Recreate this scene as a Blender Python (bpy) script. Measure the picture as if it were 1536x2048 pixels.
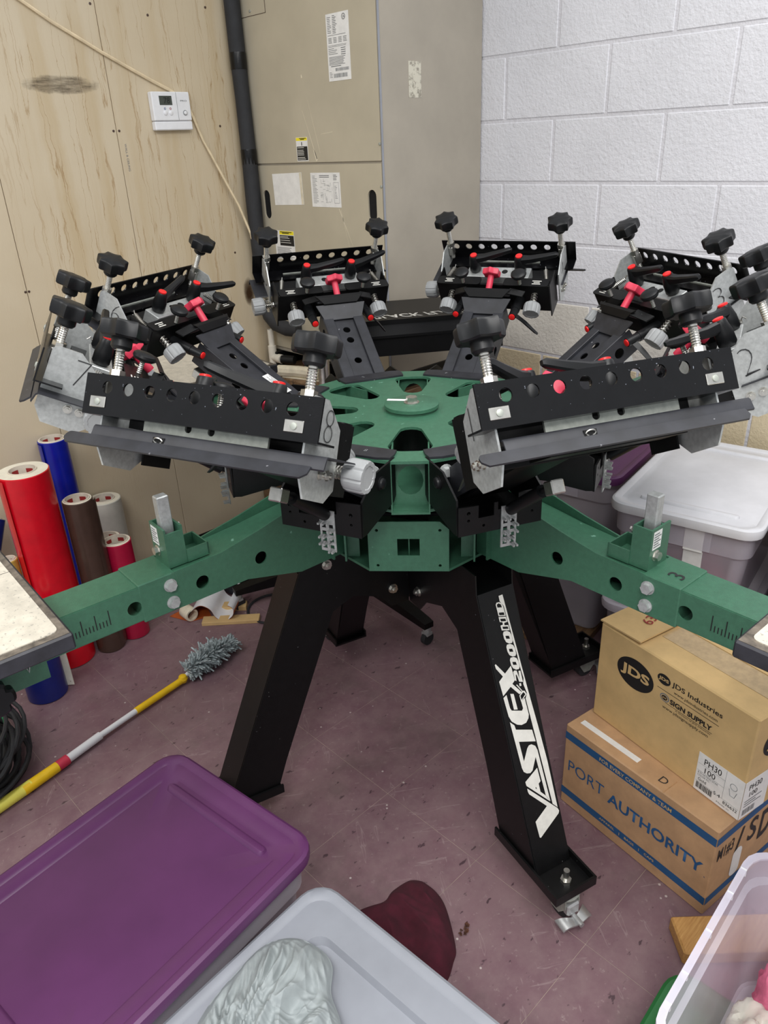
import bpy, bmesh, math, random
from mathutils import Vector, Matrix, noise
from mathutils.geometry import tessellate_polygon
for o in list(bpy.data.objects):
    bpy.data.objects.remove(o)
SC = bpy.context.scene
COL = SC.collection
random.seed(7)
R = math.radians
PI = math.pi

# ------------------------------------------------------------------ camera, world, lights
# room axes: the block wall stands at X = 2.447, the panelled wall at Y = 2.75, floor at Z = 0 (metres)
cam = bpy.data.cameras.new('camera')
cam.sensor_fit = 'VERTICAL'; cam.sensor_height = 36.0; cam.lens = 1508.23 / 2048 * 36
cam.clip_start = 0.02
co = bpy.data.objects.new('camera', cam); COL.objects.link(co)
co.matrix_world = Matrix(((0.7157994, 0.3308936, -0.6149313, 0.0),
                          (-0.6971868, 0.2888043, -0.6561422, 0.0),
                          (-0.0395185, 0.8983883, 0.4374207, 1.567), (0, 0, 0, 1)))
SC.camera = co
SC.view_settings.view_transform = 'Standard'
SC.view_settings.look = 'None'
SC.view_settings.gamma = 1.0
SC.view_settings.use_curve_mapping = False
SC.view_settings.exposure = 0.56
w = bpy.data.worlds.new('world'); SC.world = w; w.use_nodes = True
w.node_tree.nodes['Background'].inputs[0].default_value = (0.93, 0.96, 1.0, 1)
w.node_tree.nodes['Background'].inputs[1].default_value = 0.5

def area(name, loc, sx, sy, power, rz=0.0):
    l = bpy.data.lights.new(name, 'AREA'); l.shape = 'RECTANGLE'; l.size = sx; l.size_y = sy
    l.energy = power; l.color = (1.0, 0.985, 0.965)
    o = bpy.data.objects.new(name, l); COL.objects.link(o); o.location = loc; o.rotation_euler = (0, 0, rz)
    return o
area('ceiling_or_fill_light', (0.45, -0.45, 2.95), 1.2, 0.6, 24)
area('ceiling_or_fill_light', (-0.95, -0.6, 2.95), 1.0, 0.5, 38)
area('ceiling_or_fill_light', (-0.7, 1.6, 2.95), 1.2, 0.6, 15)  # unseen fill lamp, added to light the panelled wall
area('ceiling_or_fill_light', (1.45, 0.35, 2.95), 1.2, 0.6, 13)  # unseen fill lamp, added to brighten the block wall

# ------------------------------------------------------------------ materials
def lin(c):
    return tuple(((x / 255) / 12.92 if x / 255 <= 0.04045 else ((x / 255 + 0.055) / 1.055) ** 2.4) for x in c) + (1,)

class NT:
    def __init__(s, name):
        s.m = bpy.data.materials.new(name); s.m.use_nodes = True
        s.t = s.m.node_tree; s.b = s.t.nodes['Principled BSDF']
    def n(s, ty, **kw):
        nd = s.t.nodes.new(ty)
        for k, v in kw.items():
            setattr(nd, k, v)
        return nd
    def l(s, a, b): s.t.links.new(a, b)
    def pos(s):
        return s.n('ShaderNodeNewGeometry').outputs['Position']
    def obj(s):
        return s.n('ShaderNodeTexCoord').outputs['Object']
    def noise(s, vec, scale, detail=4, rough=0.6, sc=None):
        if sc:
            mp = s.n('ShaderNodeMapping'); mp.inputs['Scale'].default_value = sc; s.l(vec, mp.inputs[0]); vec = mp.outputs[0]
        t = s.n('ShaderNodeTexNoise'); t.inputs['Scale'].default_value = scale
        t.inputs['Detail'].default_value = detail; t.inputs['Roughness'].default_value = rough
        s.l(vec, t.inputs['Vector']); return t.outputs['Fac']
    def ramp(s, fac, stops):
        r = s.n('ShaderNodeValToRGB'); e = r.color_ramp.elements
        while len(e) < len(stops): e.new(0.5)
        for i, (p, c) in enumerate(stops):
            e[i].position = p; e[i].color = c if len(c) == 4 else lin(c)
        s.l(fac, r.inputs[0]); return r.outputs[0]
    def mix(s, fac, a, b, mode='MIX'):
        m = s.n('ShaderNodeMix', data_type='RGBA', blend_type=mode)
        for sock, v in ((m.inputs[0], fac), (m.inputs[6], a), (m.inputs[7], b)):
            if isinstance(v, (int, float)): sock.default_value = v
            elif isinstance(v, tuple): sock.default_value = v if len(v) == 4 else lin(v)
            else: s.l(v, sock)
        return m.outputs[2]
    def math(s, op, a, b=None):
        m = s.n('ShaderNodeMath', operation=op)
        for i, v in enumerate((a, b)):
            if v is None: continue
            if isinstance(v, (int, float)): m.inputs[i].default_value = v
            else: s.l(v, m.inputs[i])
        return m.outputs[0]
    def bump(s, h, st, dist=0.01):
        b = s.n('ShaderNodeBump'); b.inputs['Strength'].default_value = st; b.inputs['Distance'].default_value = dist
        s.l(h, b.inputs['Height']); s.l(b.outputs[0], s.b.inputs['Normal'])
    def color(s, c):
        if isinstance(c, tuple): s.b.inputs['Base Color'].default_value = c if len(c) == 4 else lin(c)
        else: s.l(c, s.b.inputs['Base Color'])
    def set(s, rough=0.5, metal=0.0, spec=0.5, alpha=1.0):
        s.b.inputs['Roughness'].default_value = rough; s.b.inputs['Metallic'].default_value = metal
        s.b.inputs['Specular IOR Level'].default_value = spec; s.b.inputs['Alpha'].default_value = alpha

def mat(name, c, rough=0.5, metal=0.0, var=0.12, vs=25, bump=0.0, bs=250, spec=0.5, alpha=1.0, specks=None, world=False):
    """plain procedural surface: colour with cloudy variation, optional dust specks and fine relief"""
    s = NT(name); p = s.pos() if world else s.obj()
    f = s.noise(p, vs)
    hi = tuple(min(255, x * (1 + var) + 6 * var) for x in c); lo = tuple(x * (1 - var) for x in c)
    col = s.ramp(f, [(0.3, lo), (0.7, hi)])
    if specks:
        f2 = s.noise(p, specks[1], 2, 0.5)
        col = s.mix(s.ramp(f2, [(specks[2], (0, 0, 0, 1)), (specks[2] + 0.03, (1, 1, 1, 1))]), col, specks[0])
    s.color(col); s.set(rough, metal, spec, alpha)
    if bump: s.bump(s.noise(p, bs, 2), bump, 0.002)
    return s.m

M = {}
M['green'] = mat('green_hammered_paint', (60, 105, 82), 0.40, var=0.05, vs=90, bump=0.25, bs=600, specks=((110, 155, 135), 45, 0.73))
M['black'] = mat('black_powder_coat', (10, 10, 11), 0.42, var=0.2, vs=40, bump=0.15, bs=900, specks=((110, 110, 112), 160, 0.76), spec=0.3)
M['blackgloss'] = mat('black_gloss_enamel', (7, 7, 9), 0.22, var=0.2, vs=40, bump=0.12, bs=700, specks=((120, 125, 135), 220, 0.74), spec=0.35)
M['greyblack'] = mat('worn_grey_black_paint', (36, 37, 42), 0.5, var=0.2, vs=25, specks=((130, 130, 135), 60, 0.74))
M['plastic'] = mat('black_plastic', (17, 18, 20), 0.42, var=0.12, vs=30, spec=0.35)
M['rubber'] = mat('black_rubber_foam', (40, 41, 44), 0.75, var=0.1, bump=0.2, bs=300)
M['zinc'] = mat('zinc_plate', (186, 189, 188), 0.45, 0.55, var=0.07, vs=120, bump=0.08, bs=300)
M['zincdull'] = mat('dusty_zinc', (168, 172, 164), 0.55, 0.5, var=0.08, vs=70)
M['steel'] = mat('bright_steel', (205, 203, 196), 0.28, 0.95, var=0.06, vs=80)
M['alu'] = mat('cast_aluminium', (185, 186, 186), 0.4, 0.7, var=0.08)
M['red'] = mat('red_plastic_cap', (225, 36, 36), 0.35, var=0.05)
M['pink'] = mat('crimson_plastic', (206, 52, 78), 0.42, var=0.06)
M['grey'] = mat('grey_plastic', (150, 152, 153), 0.48, var=0.05)
M['white'] = mat('white_plastic', (232, 233, 236), 0.4, var=0.02)
M['print_white'] = mat('white_print', (228, 226, 218), 0.5, var=0.03, vs=60)
M['print_black'] = mat('black_print', (22, 22, 22), 0.6, var=0.05)
M['print_grey'] = mat('grey_print', (120, 122, 124), 0.6, var=0.05)
M['print_blue'] = mat('blue_print', (34, 84, 130), 0.6, var=0.06)
M['print_red'] = mat('red_marker', (150, 40, 40), 0.6, var=0.05)
M['print_yellow'] = mat('yellow_print', (244, 226, 40), 0.5, var=0.03)
M['marker'] = mat('black_marker', (40, 40, 42), 0.6, var=0.05)
M['void'] = mat('dark_inside', (6, 6, 6), 0.9, var=0.05)  # near-black colour standing in for the shade inside slots and holes
M['paper'] = mat('white_paper', (232, 231, 228), 0.6, var=0.03, vs=40)
M['oldpaper'] = mat('yellowed_paper', (222, 212, 188), 0.7, var=0.06, vs=30)
M['cream'] = mat('cream_pallet_sheet', (200, 193, 178), 0.65, var=0.07, vs=35, specks=((160, 156, 146), 160, 0.64))
M['palletedge'] = mat('pallet_edge', (42, 42, 48), 0.5, var=0.2, vs=30)
M['mdf'] = mat('worn_mdf', (98, 90, 80), 0.7, var=0.25, vs=60)
M['kraft'] = mat('kraft_cardboard', (186, 148, 110), 0.75, var=0.06, vs=18, bump=0.08, bs=200)
M['kraft2'] = mat('yellow_cardboard', (207, 174, 120), 0.7, var=0.05, vs=14, bump=0.08, bs=200)
M['corrug'] = mat('cardboard_edge', (170, 132, 92), 0.8, var=0.15, vs=80)
M['tape'] = mat('clear_packing_tape', (186, 160, 120), 0.2, var=0.06, vs=60)
M['vinyl_red'] = mat('red_vinyl', (206, 12, 32), 0.25, var=0.04)
M['vinyl_blue'] = mat('blue_vinyl', (14, 28, 146), 0.25, var=0.05)
M['vinyl_dblue'] = mat('navy_vinyl', (20, 34, 110), 0.3, var=0.05)
M['vinyl_brown'] = mat('brown_vinyl', (72, 54, 46), 0.25, var=0.05)
M['vinyl_grey'] = mat('pale_grey_vinyl', (190, 188, 178), 0.35, var=0.03)
M['vinyl_maroon'] = mat('maroon_vinyl', (166, 20, 56), 0.22, var=0.05)
M['vinyl_gold'] = mat('gold_vinyl', (180, 150, 70), 0.35, var=0.05)
M['rollcore'] = mat('roll_paper_end', (228, 222, 204), 0.7, var=0.04)
M['coretube'] = mat('core_tube_liner', (215, 205, 190), 0.7, var=0.06)
M['yellow'] = mat('yellow_plastic', (246, 200, 24), 0.4, var=0.04)
M['lemon'] = mat('lemon_rubber', (236, 226, 96), 0.5, var=0.03)
M['fluff'] = mat('grey_microfibre', (150, 160, 162), 0.95, var=0.25, vs=90)
M['purple'] = mat('purple_lid_plastic', (92, 47, 92), 0.4, var=0.05, vs=8)
M['greylid'] = mat('light_grey_lid', (146, 149, 157), 0.5, var=0.03, vs=10)
M['whitelid'] = mat('white_lid', (206, 206, 210), 0.45, var=0.03, vs=10)
M['greenlid'] = mat('green_lid', (34, 104, 52), 0.45, var=0.05)
M['maroon'] = mat('maroon_cloth', (66, 14, 30), 0.95, var=0.12, vs=40, bump=0.3, bs=900)
M['shirt'] = mat('silver_grey_cloth', (150, 157, 158), 0.6, var=0.05, vs=30)
M['pinkcloth'] = mat('pink_cloth', (220, 110, 140), 0.9, var=0.2, vs=25)
M['darkcloth'] = mat('dark_cloth', (95, 92, 100), 0.9, var=0.25, vs=25)
M['peachcloth'] = mat('peach_cloth', (222, 170, 150), 0.9, var=0.1, vs=25)
M['foil'] = mat('yellow_foil', (215, 205, 60), 0.25, 0.6, var=0.2, vs=60)
M['hvac'] = mat('taupe_sheet_metal', (184, 175, 154), 0.42, var=0.03, vs=5)
M['hvacside'] = mat('taupe_sheet_metal_darker', (166, 158, 144), 0.5, var=0.03, vs=6)  # the door taupe a step darker and greyer, for the cabinet box
M['pvc'] = mat('white_pvc', (226, 220, 206), 0.4, var=0.04)
M['lcd'] = mat('lcd_display', (66, 72, 66), 0.3, var=0.03)
M['wire'] = mat('cream_cable', (226, 208, 174), 0.5, var=0.06)
M['orange'] = mat('orange_backing', (176, 84, 34), 0.6, var=0.08)
M['leaf'] = mat('dry_leaf', (74, 44, 30), 0.9, var=0.3, vs=80)
M['green_wire'] = mat('green_wire', (40, 130, 80), 0.5)

def clear(name, c, alpha, rough=0.3):
    s = NT(name); s.color(s.ramp(s.noise(s.obj(), 9), [(0.3, tuple(x * 0.95 for x in c)), (0.7, c)])); s.set(rough, 0, 0.5, alpha); return s.m
M['bin'] = clear('translucent_bin_plastic', (206, 200, 210), 0.45)
M['binlid'] = clear('translucent_lid', (206, 200, 210), 0.7)
M['tub'] = clear('clear_tub_plastic', (226, 218, 232), 0.55, 0.25)
M['tubrim'] = clear('clear_tub_rim', (232, 226, 242), 0.72, 0.25)
M['bag'] = clear('clear_plastic_bag', (232, 228, 216), 0.5, 0.12)

def wood(name, c1, c2, sc):
    s = NT(name); f = s.noise(s.obj(), 6, 6, 0.65, sc)
    s.color(s.ramp(f, [(0.3, c1), (0.7, c2)])); s.set(0.5); s.bump(f, 0.15, 0.002); return s.m
M['oak'] = wood('oak_board', (168, 118, 62), (206, 160, 96), (3, 40, 40))
M['oldwood'] = wood('stained_old_wood', (84, 60, 40), (150, 120, 88), (2, 20, 20))

def block_mat(name, c):
    s = NT(name); p = s.pos()
    big = s.noise(p, 3.2, 3)
    s.color(s.ramp(big, [(0.35, tuple(x * 0.965 for x in c)), (0.65, c)]))
    a = s.noise(p, 95, 3, 0.55); b = s.noise(p, 20, 3)
    s.bump(s.math('ADD', s.math('MULTIPLY', a, 0.8), s.math('MULTIPLY', b, 0.5)), 0.55, 0.006)
    s.set(0.42, 0, 0.4); return s.m
M['block'] = block_mat('white_painted_block', (222, 222, 227))
M['block2'] = block_mat('cream_painted_block', (222, 217, 207))
M['block3'] = block_mat('tan_block', (216, 200, 168))
M['mortar'] = block_mat('painted_mortar', (214, 213, 218))

def floor_mat():
    s = NT('mauve_vinyl_tile'); p = s.pos()
    n1 = s.noise(p, 2.2, 6, 0.68); n2 = s.noise(p, 16, 6, 0.72); n3 = s.noise(p, 60, 5, 0.75)
    c = s.ramp(n1, [(0.25, (102, 72, 84)), (0.5, (122, 94, 101)), (0.75, (138, 112, 116))])
    c = s.mix(s.math('MULTIPLY', s.ramp(n2, [(0.38, (0, 0, 0, 1)), (0.72, (1, 1, 1, 1))]), 0.5), c, (142, 122, 122))
    c = s.mix(s.ramp(n3, [(0.60, (0, 0, 0, 1)), (0.68, (0.5, 0.5, 0.5, 1))]), c, (166, 150, 148))
    dk = s.noise(p, 26, 3, 0.55, (1, 1.8, 1))
    c = s.mix(s.ramp(dk, [(0.66, (0, 0, 0, 1)), (0.70, (0.8, 0.8, 0.8, 1))]), c, (60, 42, 50))
    sm = s.noise(p, 4.5, 5, 0.65)
    c = s.mix(s.ramp(sm, [(0.55, (0, 0, 0, 1)), (0.75, (0.55, 0.55, 0.55, 1))]), c, (84, 72, 70))
    for scl, seed in (((0.3, 2.6, 1), 0.0), ((2.2, 0.35, 1), 7.3)):
        mp = s.n('ShaderNodeMapping'); mp.inputs['Location'].default_value = (seed, seed, 0); mp.inputs['Rotation'].default_value = (0, 0, 0.6); s.l(p, mp.inputs[0])
        scr = s.noise(mp.outputs[0], 18, 2, 0.45, scl)
        c = s.mix(s.ramp(scr, [(0.675, (0, 0, 0, 1)), (0.685, (0.28, 0.28, 0.28, 1)), (0.70, (0, 0, 0, 1))]), c, (186, 170, 168))
    v = s.n('ShaderNodeTexVoronoi'); v.inputs['Scale'].default_value = 17; s.l(p, v.inputs['Vector'])
    c = s.mix(s.ramp(v.outputs['Distance'], [(0.035, (0.75, 0.75, 0.75, 1)), (0.06, (0, 0, 0, 1))]), c, (206, 196, 192))
    s.color(c); s.set(0.45, 0, 0.45); s.bump(n3, 0.06, 0.002); return s.m
M['tile'] = floor_mat()
M['grout'] = mat('dusty_tile_joint', (166, 150, 138), 0.8, var=0.15, vs=12, world=True)

def panel_mat():
    s = NT('stained_beige_panel'); p = s.pos()
    sx = s.n('ShaderNodeSeparateXYZ'); s.l(p, sx.inputs[0]); X, Z = sx.outputs[0], sx.outputs[2]
    base = s.ramp(s.noise(p, 1.6, 4), [(0.3, (198, 182, 154)), (0.7, (208, 194, 168))])
    # water runs: vertical streaks that hang under the damaged strip and near the pipe
    wob = s.noise(p, 16, 4, 0.65, (1, 1, 0.7))
    cx = s.n('ShaderNodeCombineXYZ'); s.l(s.math('ADD', X, s.math('MULTIPLY', wob, 0.035)), cx.inputs[0]); s.l(s.math('MULTIPLY', Z, 0.05), cx.inputs[2])
    st = s.noise(cx.outputs[0], 14, 3, 0.55); st2 = s.noise(cx.outputs[0], 30, 2, 0.5)
    mapx = s.n('ShaderNodeMapRange'); mapx.inputs['From Min'].default_value = 0.0; mapx.inputs['From Max'].default_value = 2.0
    s.l(X, mapx.inputs[0])
    mask = s.ramp(mapx.outputs[0], [(0.46, (0, 0, 0, 1)), (0.58, (1, 1, 1, 1)), (0.74, (0.7, 0.7, 0.7, 1)), (0.95, (0.85, 0.85, 0.85, 1))])
    mapz = s.n('ShaderNodeMapRange'); mapz.inputs['From Min'].default_value = 0.0; mapz.inputs['From Max'].default_value = 2.4
    s.l(Z, mapz.inputs[0])
    mz = s.ramp(mapz.outputs[0], [(0.2, (0.1, 0.1, 0.1, 1)), (0.42, (0.8, 0.8, 0.8, 1)), (0.74, (1, 1, 1, 1)), (0.9, (0.5, 0.5, 0.5, 1))])
    mk = s.mix(1.0, mask, mz, 'MULTIPLY')
    wide = s.mix(1.0, s.ramp(st, [(0.46, (0, 0, 0, 1)), (0.66, (0.6, 0.6, 0.6, 1))]), mk, 'MULTIPLY')
    c = s.mix(wide, base, (184, 160, 118))
    thin = s.mix(1.0, s.ramp(st2, [(0.545, (0, 0, 0, 1)), (0.558, (0.85, 0.85, 0.85, 1)), (0.575, (0, 0, 0, 1))]), mk, 'MULTIPLY')
    c = s.mix(thin, c, (156, 124, 80))
    # damaged wood strip and scorch knot
    def ell(x0, z0, a, b, warp):
        dx = s.math('DIVIDE', s.math('SUBTRACT', X, x0), a); dz = s.math('DIVIDE', s.math('SUBTRACT', Z, z0), b)
        d = s.math('ADD', s.math('POWER', s.math('ABSOLUTE', dx), 2), s.math('POWER', s.math('ABSOLUTE', dz), 2))
        return s.math('ADD', d, s.math('MULTIPLY', s.math('SUBTRACT', s.noise(p, 14, 5, 0.7), 0.5), warp))
    e = s.ramp(ell(1.225, 1.785, 0.135, 0.03, 1.6), [(0.45, (1, 1, 1, 1)), (0.95, (0, 0, 0, 1))])
    c = s.mix(s.mix(1.0, e, s.ramp(s.noise(p, 40, 6, 0.7, (0.4, 1, 3)), [(0.3, (1, 1, 1, 1)), (0.62, (0.35, 0.35, 0.35, 1))]), 'MULTIPLY'), c, (74, 62, 44))
    k = s.ramp(ell(1.855, 1.035, 0.028, 0.062, 0.8), [(0.1, (1, 1, 1, 1)), (0.5, (0.75, 0.75, 0.75, 1)), (1.0, (0, 0, 0, 1))])
    c = s.mix(k, c, (64, 44, 26))
    s.color(c); s.set(0.55, 0, 0.35); s.bump(s.noise(p, 60, 3, 0.5, (3, 1, 0.6)), 0.12, 0.003); return s.m
M['panel'] = panel_mat()

# ------------------------------------------------------------------ mesh helpers
class MB:
    def __init__(s): s.v = []; s.f = []
    def add(s, vs, fs, X=None):
        o = len(s.v)
        s.v += [tuple(X @ Vector(v)) if X is not None else tuple(v) for v in vs]
        s.f += [tuple(i + o for i in f) for f in fs]; return s
    def box(s, x0, x1, y0, y1, z0, z1, X=None, b=0.0):
        if b <= 0:
            v = [(x, y, z) for x in (x0, x1) for y in (y0, y1) for z in (z0, z1)]
            return s.add(v, [(0, 1, 3, 2), (4, 5, 7, 6), (0, 1, 5, 4), (2, 3, 7, 6), (0, 2, 6, 4), (1, 3, 7, 5)], X)
        v = []; idx = {}
        for ix, x in enumerate((x0, x1)):
            for iy, y in enumerate((y0, y1)):
                for iz, z in enumerate((z0, z1)):
                    dx, dy, dz = (b if ix == 0 else -b), (b if iy == 0 else -b), (b if iz == 0 else -b)
                    for a, q in enumerate(((x, y + dy, z + dz), (x + dx, y, z + dz), (x + dx, y + dy, z))):
                        idx[(ix, iy, iz, a)] = len(v); v.append(q)
        f = []
        for a in range(3):
            for sd in (0, 1):
                c = []
                for p, q in ((0, 0), (0, 1), (1, 1), (1, 0)):
                    k = [0, 0, 0]; k[a] = sd; k[(a + 1) % 3] = p; k[(a + 2) % 3] = q
                    c.append(idx[(k[0], k[1], k[2], a)])
                f.append(tuple(c))
        for a in range(3):
            o1, o2 = (a + 1) % 3, (a + 2) % 3
            for p in (0, 1):
                for q in (0, 1):
                    k0 = [0, 0, 0]; k0[o1] = p; k0[o2] = q; k1 = list(k0); k1[a] = 1
                    f.append((idx[(*k0, o1)], idx[(*k0, o2)], idx[(*k1, o2)], idx[(*k1, o1)]))
        for x in (0, 1):
            for y in (0, 1):
                for z in (0, 1): f.append((idx[(x, y, z, 0)], idx[(x, y, z, 1)], idx[(x, y, z, 2)]))
        return s.add(v, f, X)
    def loft(s, rings, c0=True, c1=True, X=None, closed=False):
        n = len(rings[0]); v = [p for r in rings for p in r]; f = []
        m = len(rings)
        for k in range(m if closed else m - 1):
            k2 = (k + 1) % m
            for i in range(n):
                j = (i + 1) % n
                f.append((k * n + i, k * n + j, k2 * n + j, k2 * n + i))
        if not closed:
            if c0: f.append(tuple(range(n)))
            if c1: f.append(tuple((m - 1) * n + i for i in range(n)))
        return s.add(v, f, X)
    def lathe(s, prof, n=20, X=None, c0=True, c1=True):
        return s.loft([[(r * math.cos(2 * PI * i / n), r * math.sin(2 * PI * i / n), h) for i in range(n)] for r, h in prof], c0, c1, X)
    def cyl(s, p0, p1, r0, r1=None, n=16):
        return s.lathe([(r0, 0), (r0 if r1 is None else r1, (Vector(p1) - Vector(p0)).length)], n, frame(p0, p1))
    def hexn(s, p0, p1, r): return s.cyl(p0, p1, r, n=6)
    def plate(s, outer, holes, h0, h1, X=None):
        loops = [outer] + list(holes); pts = [p for l in loops for p in l]; N = len(pts)
        tris = tessellate_polygon([[Vector((p[0], p[1], 0)) for p in l] for l in loops])
        v = [(p[0], p[1], h0) for p in pts] + [(p[0], p[1], h1) for p in pts]
        f = [tuple(t) for t in tris] + [tuple(i + N for i in t) for t in tris]
        o = 0
        for l in loops:
            n = len(l)
            for i in range(n):
                j = (i + 1) % n; f.append((o + i, o + j, o + j + N, o + i + N))
            o += n
        return s.add(v, f, X)
    def tube(s, path, r, n=8, closed=False, rr=None):
        P = [Vector(p) for p in path]; m = len(P); rings = []
        up = None
        for i in range(m):
            t = (P[(i + 1) % m] - P[i - 1]) if closed else (P[min(i + 1, m - 1)] - P[max(i - 1, 0)])
            t.normalize()
            if up is None:
                up = Vector((0, 0, 1)) if abs(t.z) < 0.9 else Vector((1, 0, 0))
            a = up.cross(t)
            if a.length < 1e-5: a = Vector((1, 0, 0)).cross(t)
            a.normalize(); b = t.cross(a); up = b
            q = rr[i] if rr else r
            rings.append([tuple(P[i] + a * (q * math.cos(2 * PI * k / n)) + b * (q * math.sin(2 * PI * k / n))) for k in range(n)])
        return s.loft(rings, True, True, None, closed)
    def spring(s, p0, p1, r, turns, wr=0.0011, n=5):
        F = frame(p0, p1); L = (Vector(p1) - Vector(p0)).length; k = int(turns * 9)
        return s.tube([tuple(F @ Vector((r * math.cos(2 * PI * i / 9), r * math.sin(2 * PI * i / 9), L * i / k))) for i in range(k + 1)], wr, n)
    def build(s, name, m, parent=None, loc=None, rot=None, smooth=35):
        me = bpy.data.meshes.new(name); me.from_pydata(s.v, [], s.f)
        bm = bmesh.new(); bm.from_mesh(me)
        bmesh.ops.remove_doubles(bm, verts=bm.verts, dist=1e-6)
        bmesh.ops.recalc_face_normals(bm, faces=bm.faces); bm.to_mesh(me); bm.free()
        me.materials.append(M[m] if isinstance(m, str) else m)
        if smooth:
            me.polygons.foreach_set('use_smooth', [True] * len(me.polygons)); me.set_sharp_from_angle(angle=R(smooth))
        o = bpy.data.objects.new(name, me); COL.objects.link(o)
        if parent: o.parent = parent
        if loc: o.location = loc
        if rot: o.rotation_euler = rot
        return o

def frame(p0, p1):
    p0 = Vector(p0); z = (Vector(p1) - p0).normalized()
    x = Vector((0, 0, 1)).cross(z)
    if x.length < 1e-4: x = Vector((1, 0, 0))
    x.normalize(); y = z.cross(x)
    return Matrix(((x.x, y.x, z.x, p0.x), (x.y, y.y, z.y, p0.y), (x.z, y.z, z.z, p0.z), (0, 0, 0, 1)))
def axes(o, x, y, z):
    return Matrix(((x[0], y[0], z[0], o[0]), (x[1], y[1], z[1], o[1]), (x[2], y[2], z[2], o[2]), (0, 0, 0, 1)))
XZ = axes((0, 0, 0), (1, 0, 0), (0, 0, 1), (0, 1, 0))      # polygon (x, z) extruded along y
YZ = axes((0, 0, 0), (0, 1, 0), (0, 0, 1), (1, 0, 0))      # polygon (y, z) extruded along x
T = Matrix.Translation
def circ(x, y, r, n=16): return [(x + r * math.cos(2 * PI * i / n), y + r * math.sin(2 * PI * i / n)) for i in range(n)]
def rect(x0, x1, y0, y1): return [(x0, y0), (x1, y0), (x1, y1), (x0, y1)]
def rrect(w, d, r, n=5, cx=0, cy=0):
    p = []
    for sx, sy, a0 in ((1, 1, 0), (-1, 1, 90), (-1, -1, 180), (1, -1, 270)):
        for i in range(n + 1):
            a = R(a0 + 90 * i / n); p.append((cx + sx * (w / 2 - r) + r * math.cos(a), cy + sy * (d / 2 - r) + r * math.sin(a)))
    return p
def tag(o, label, cat, group=None):
    o['label'] = label; o['category'] = cat
    if group: o['group'] = group
    return o
def thing(name, label, cat, loc=(0, 0, 0), rz=0.0, group=None):
    o = bpy.data.objects.new(name, None); COL.objects.link(o); o.location = loc; o.rotation_euler = (0, 0, rz)
    o.empty_display_size = 0.05
    return tag(o, label, cat, group)
def struct(o):
    o['kind'] = 'structure'; return o
KIDS = {}
def copy_tree(o, parent=None):
    c = o.copy(); COL.objects.link(c); c.parent = parent
    for ch in [q for q in COL.objects if q.parent == o]: copy_tree(ch, c)
    return c
def text(parent, s, X, width=None, height=0.02, m='print_black', bold=0.0, th=0.0004, align='LEFT', name='lettering', shear=0.0, spacing=1.0):
    """flat lettering: X maps (x right, y up, z out of the surface) to the parent's space; scaled to width x height"""
    cu = bpy.data.curves.new('lettering', 'FONT'); cu.body = s; cu.size = 1.0; cu.offset = bold; cu.extrude = 0.0; cu.shear = shear
    cu.space_character = spacing; cu.resolution_u = 3
    ob = bpy.data.objects.new('lettering', cu)
    me = bpy.data.meshes.new_from_object(ob)
    bpy.data.objects.remove(ob); bpy.data.curves.remove(cu)
    xs = [v.co.x for v in me.vertices]; ys = [v.co.y for v in me.vertices]
    x0, x1, y0, y1 = min(xs), max(xs), min(ys), max(ys)
    sy = height / (y1 - y0); sx = (width / (x1 - x0)) if width else sy
    off = {'LEFT': 0, 'CENTER': -0.5, 'RIGHT': -1}[align] * (x1 - x0) * sx
    for v in me.vertices:
        v.co = X @ Vector(((v.co.x - x0) * sx + off, (v.co.y - y0) * sy, th))
    me.materials.clear(); me.materials.append(M[m])
    o = bpy.data.objects.new(name, me); COL.objects.link(o); o.parent = parent
    return o

# ------------------------------------------------------------------ the setting: floor, walls
fl = struct(MB().box(-1.2, 2.62, -1.2, 2.9, -0.06, -0.0007).build('floor', 'grout'))
TS = 0.3048
tm = MB().box(0, TS - 0.0009, 0, TS - 0.0009, -0.003, 0.0, b=0.0004).build('floor_tile', 'tile', fl)
first = True
for i in range(-7, 4):
    for j in range(-7, 6):
        x, y = 1.3085 + TS * i, 1.105 + TS * j
        if x > 2.44 or y > 2.74 or x < -0.9 or y < -1.1: continue
        o = tm if first else tm.copy()
        if not first: COL.objects.link(o)
        first = False; o.location = (x + 0.00045, y + 0.00045, 0)
# painted block wall
wr = struct(MB().box(2.4495, 2.62, -1.2, 2.9, 0, 2.75).build('wall_right', 'mortar'))
BL, BH = 0.4064, 0.2032
protos = {}
def block_mesh(k):
    kind = 'block' if k >= 5 else ('block2' if k >= 4 else 'block3')
    if kind not in protos:
        protos[kind] = MB().box(0, 0.03, 0.004, BL - 0.004, 0.004, BH - 0.004, b=0.0035).build('concrete_block', kind, wr)
        return protos[kind]
    o = protos[kind].copy(); COL.objects.link(o); return o
for k in range(1, 13):
    y = (1.072 if k % 2 == 0 else 1.269) - 5 * BL
    for i in range(8):
        yy = y + i * BL
        if yy > 2.05 or yy < -0.75: continue
        o = block_mesh(k); o.location = (2.447, yy, k * BH)
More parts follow.
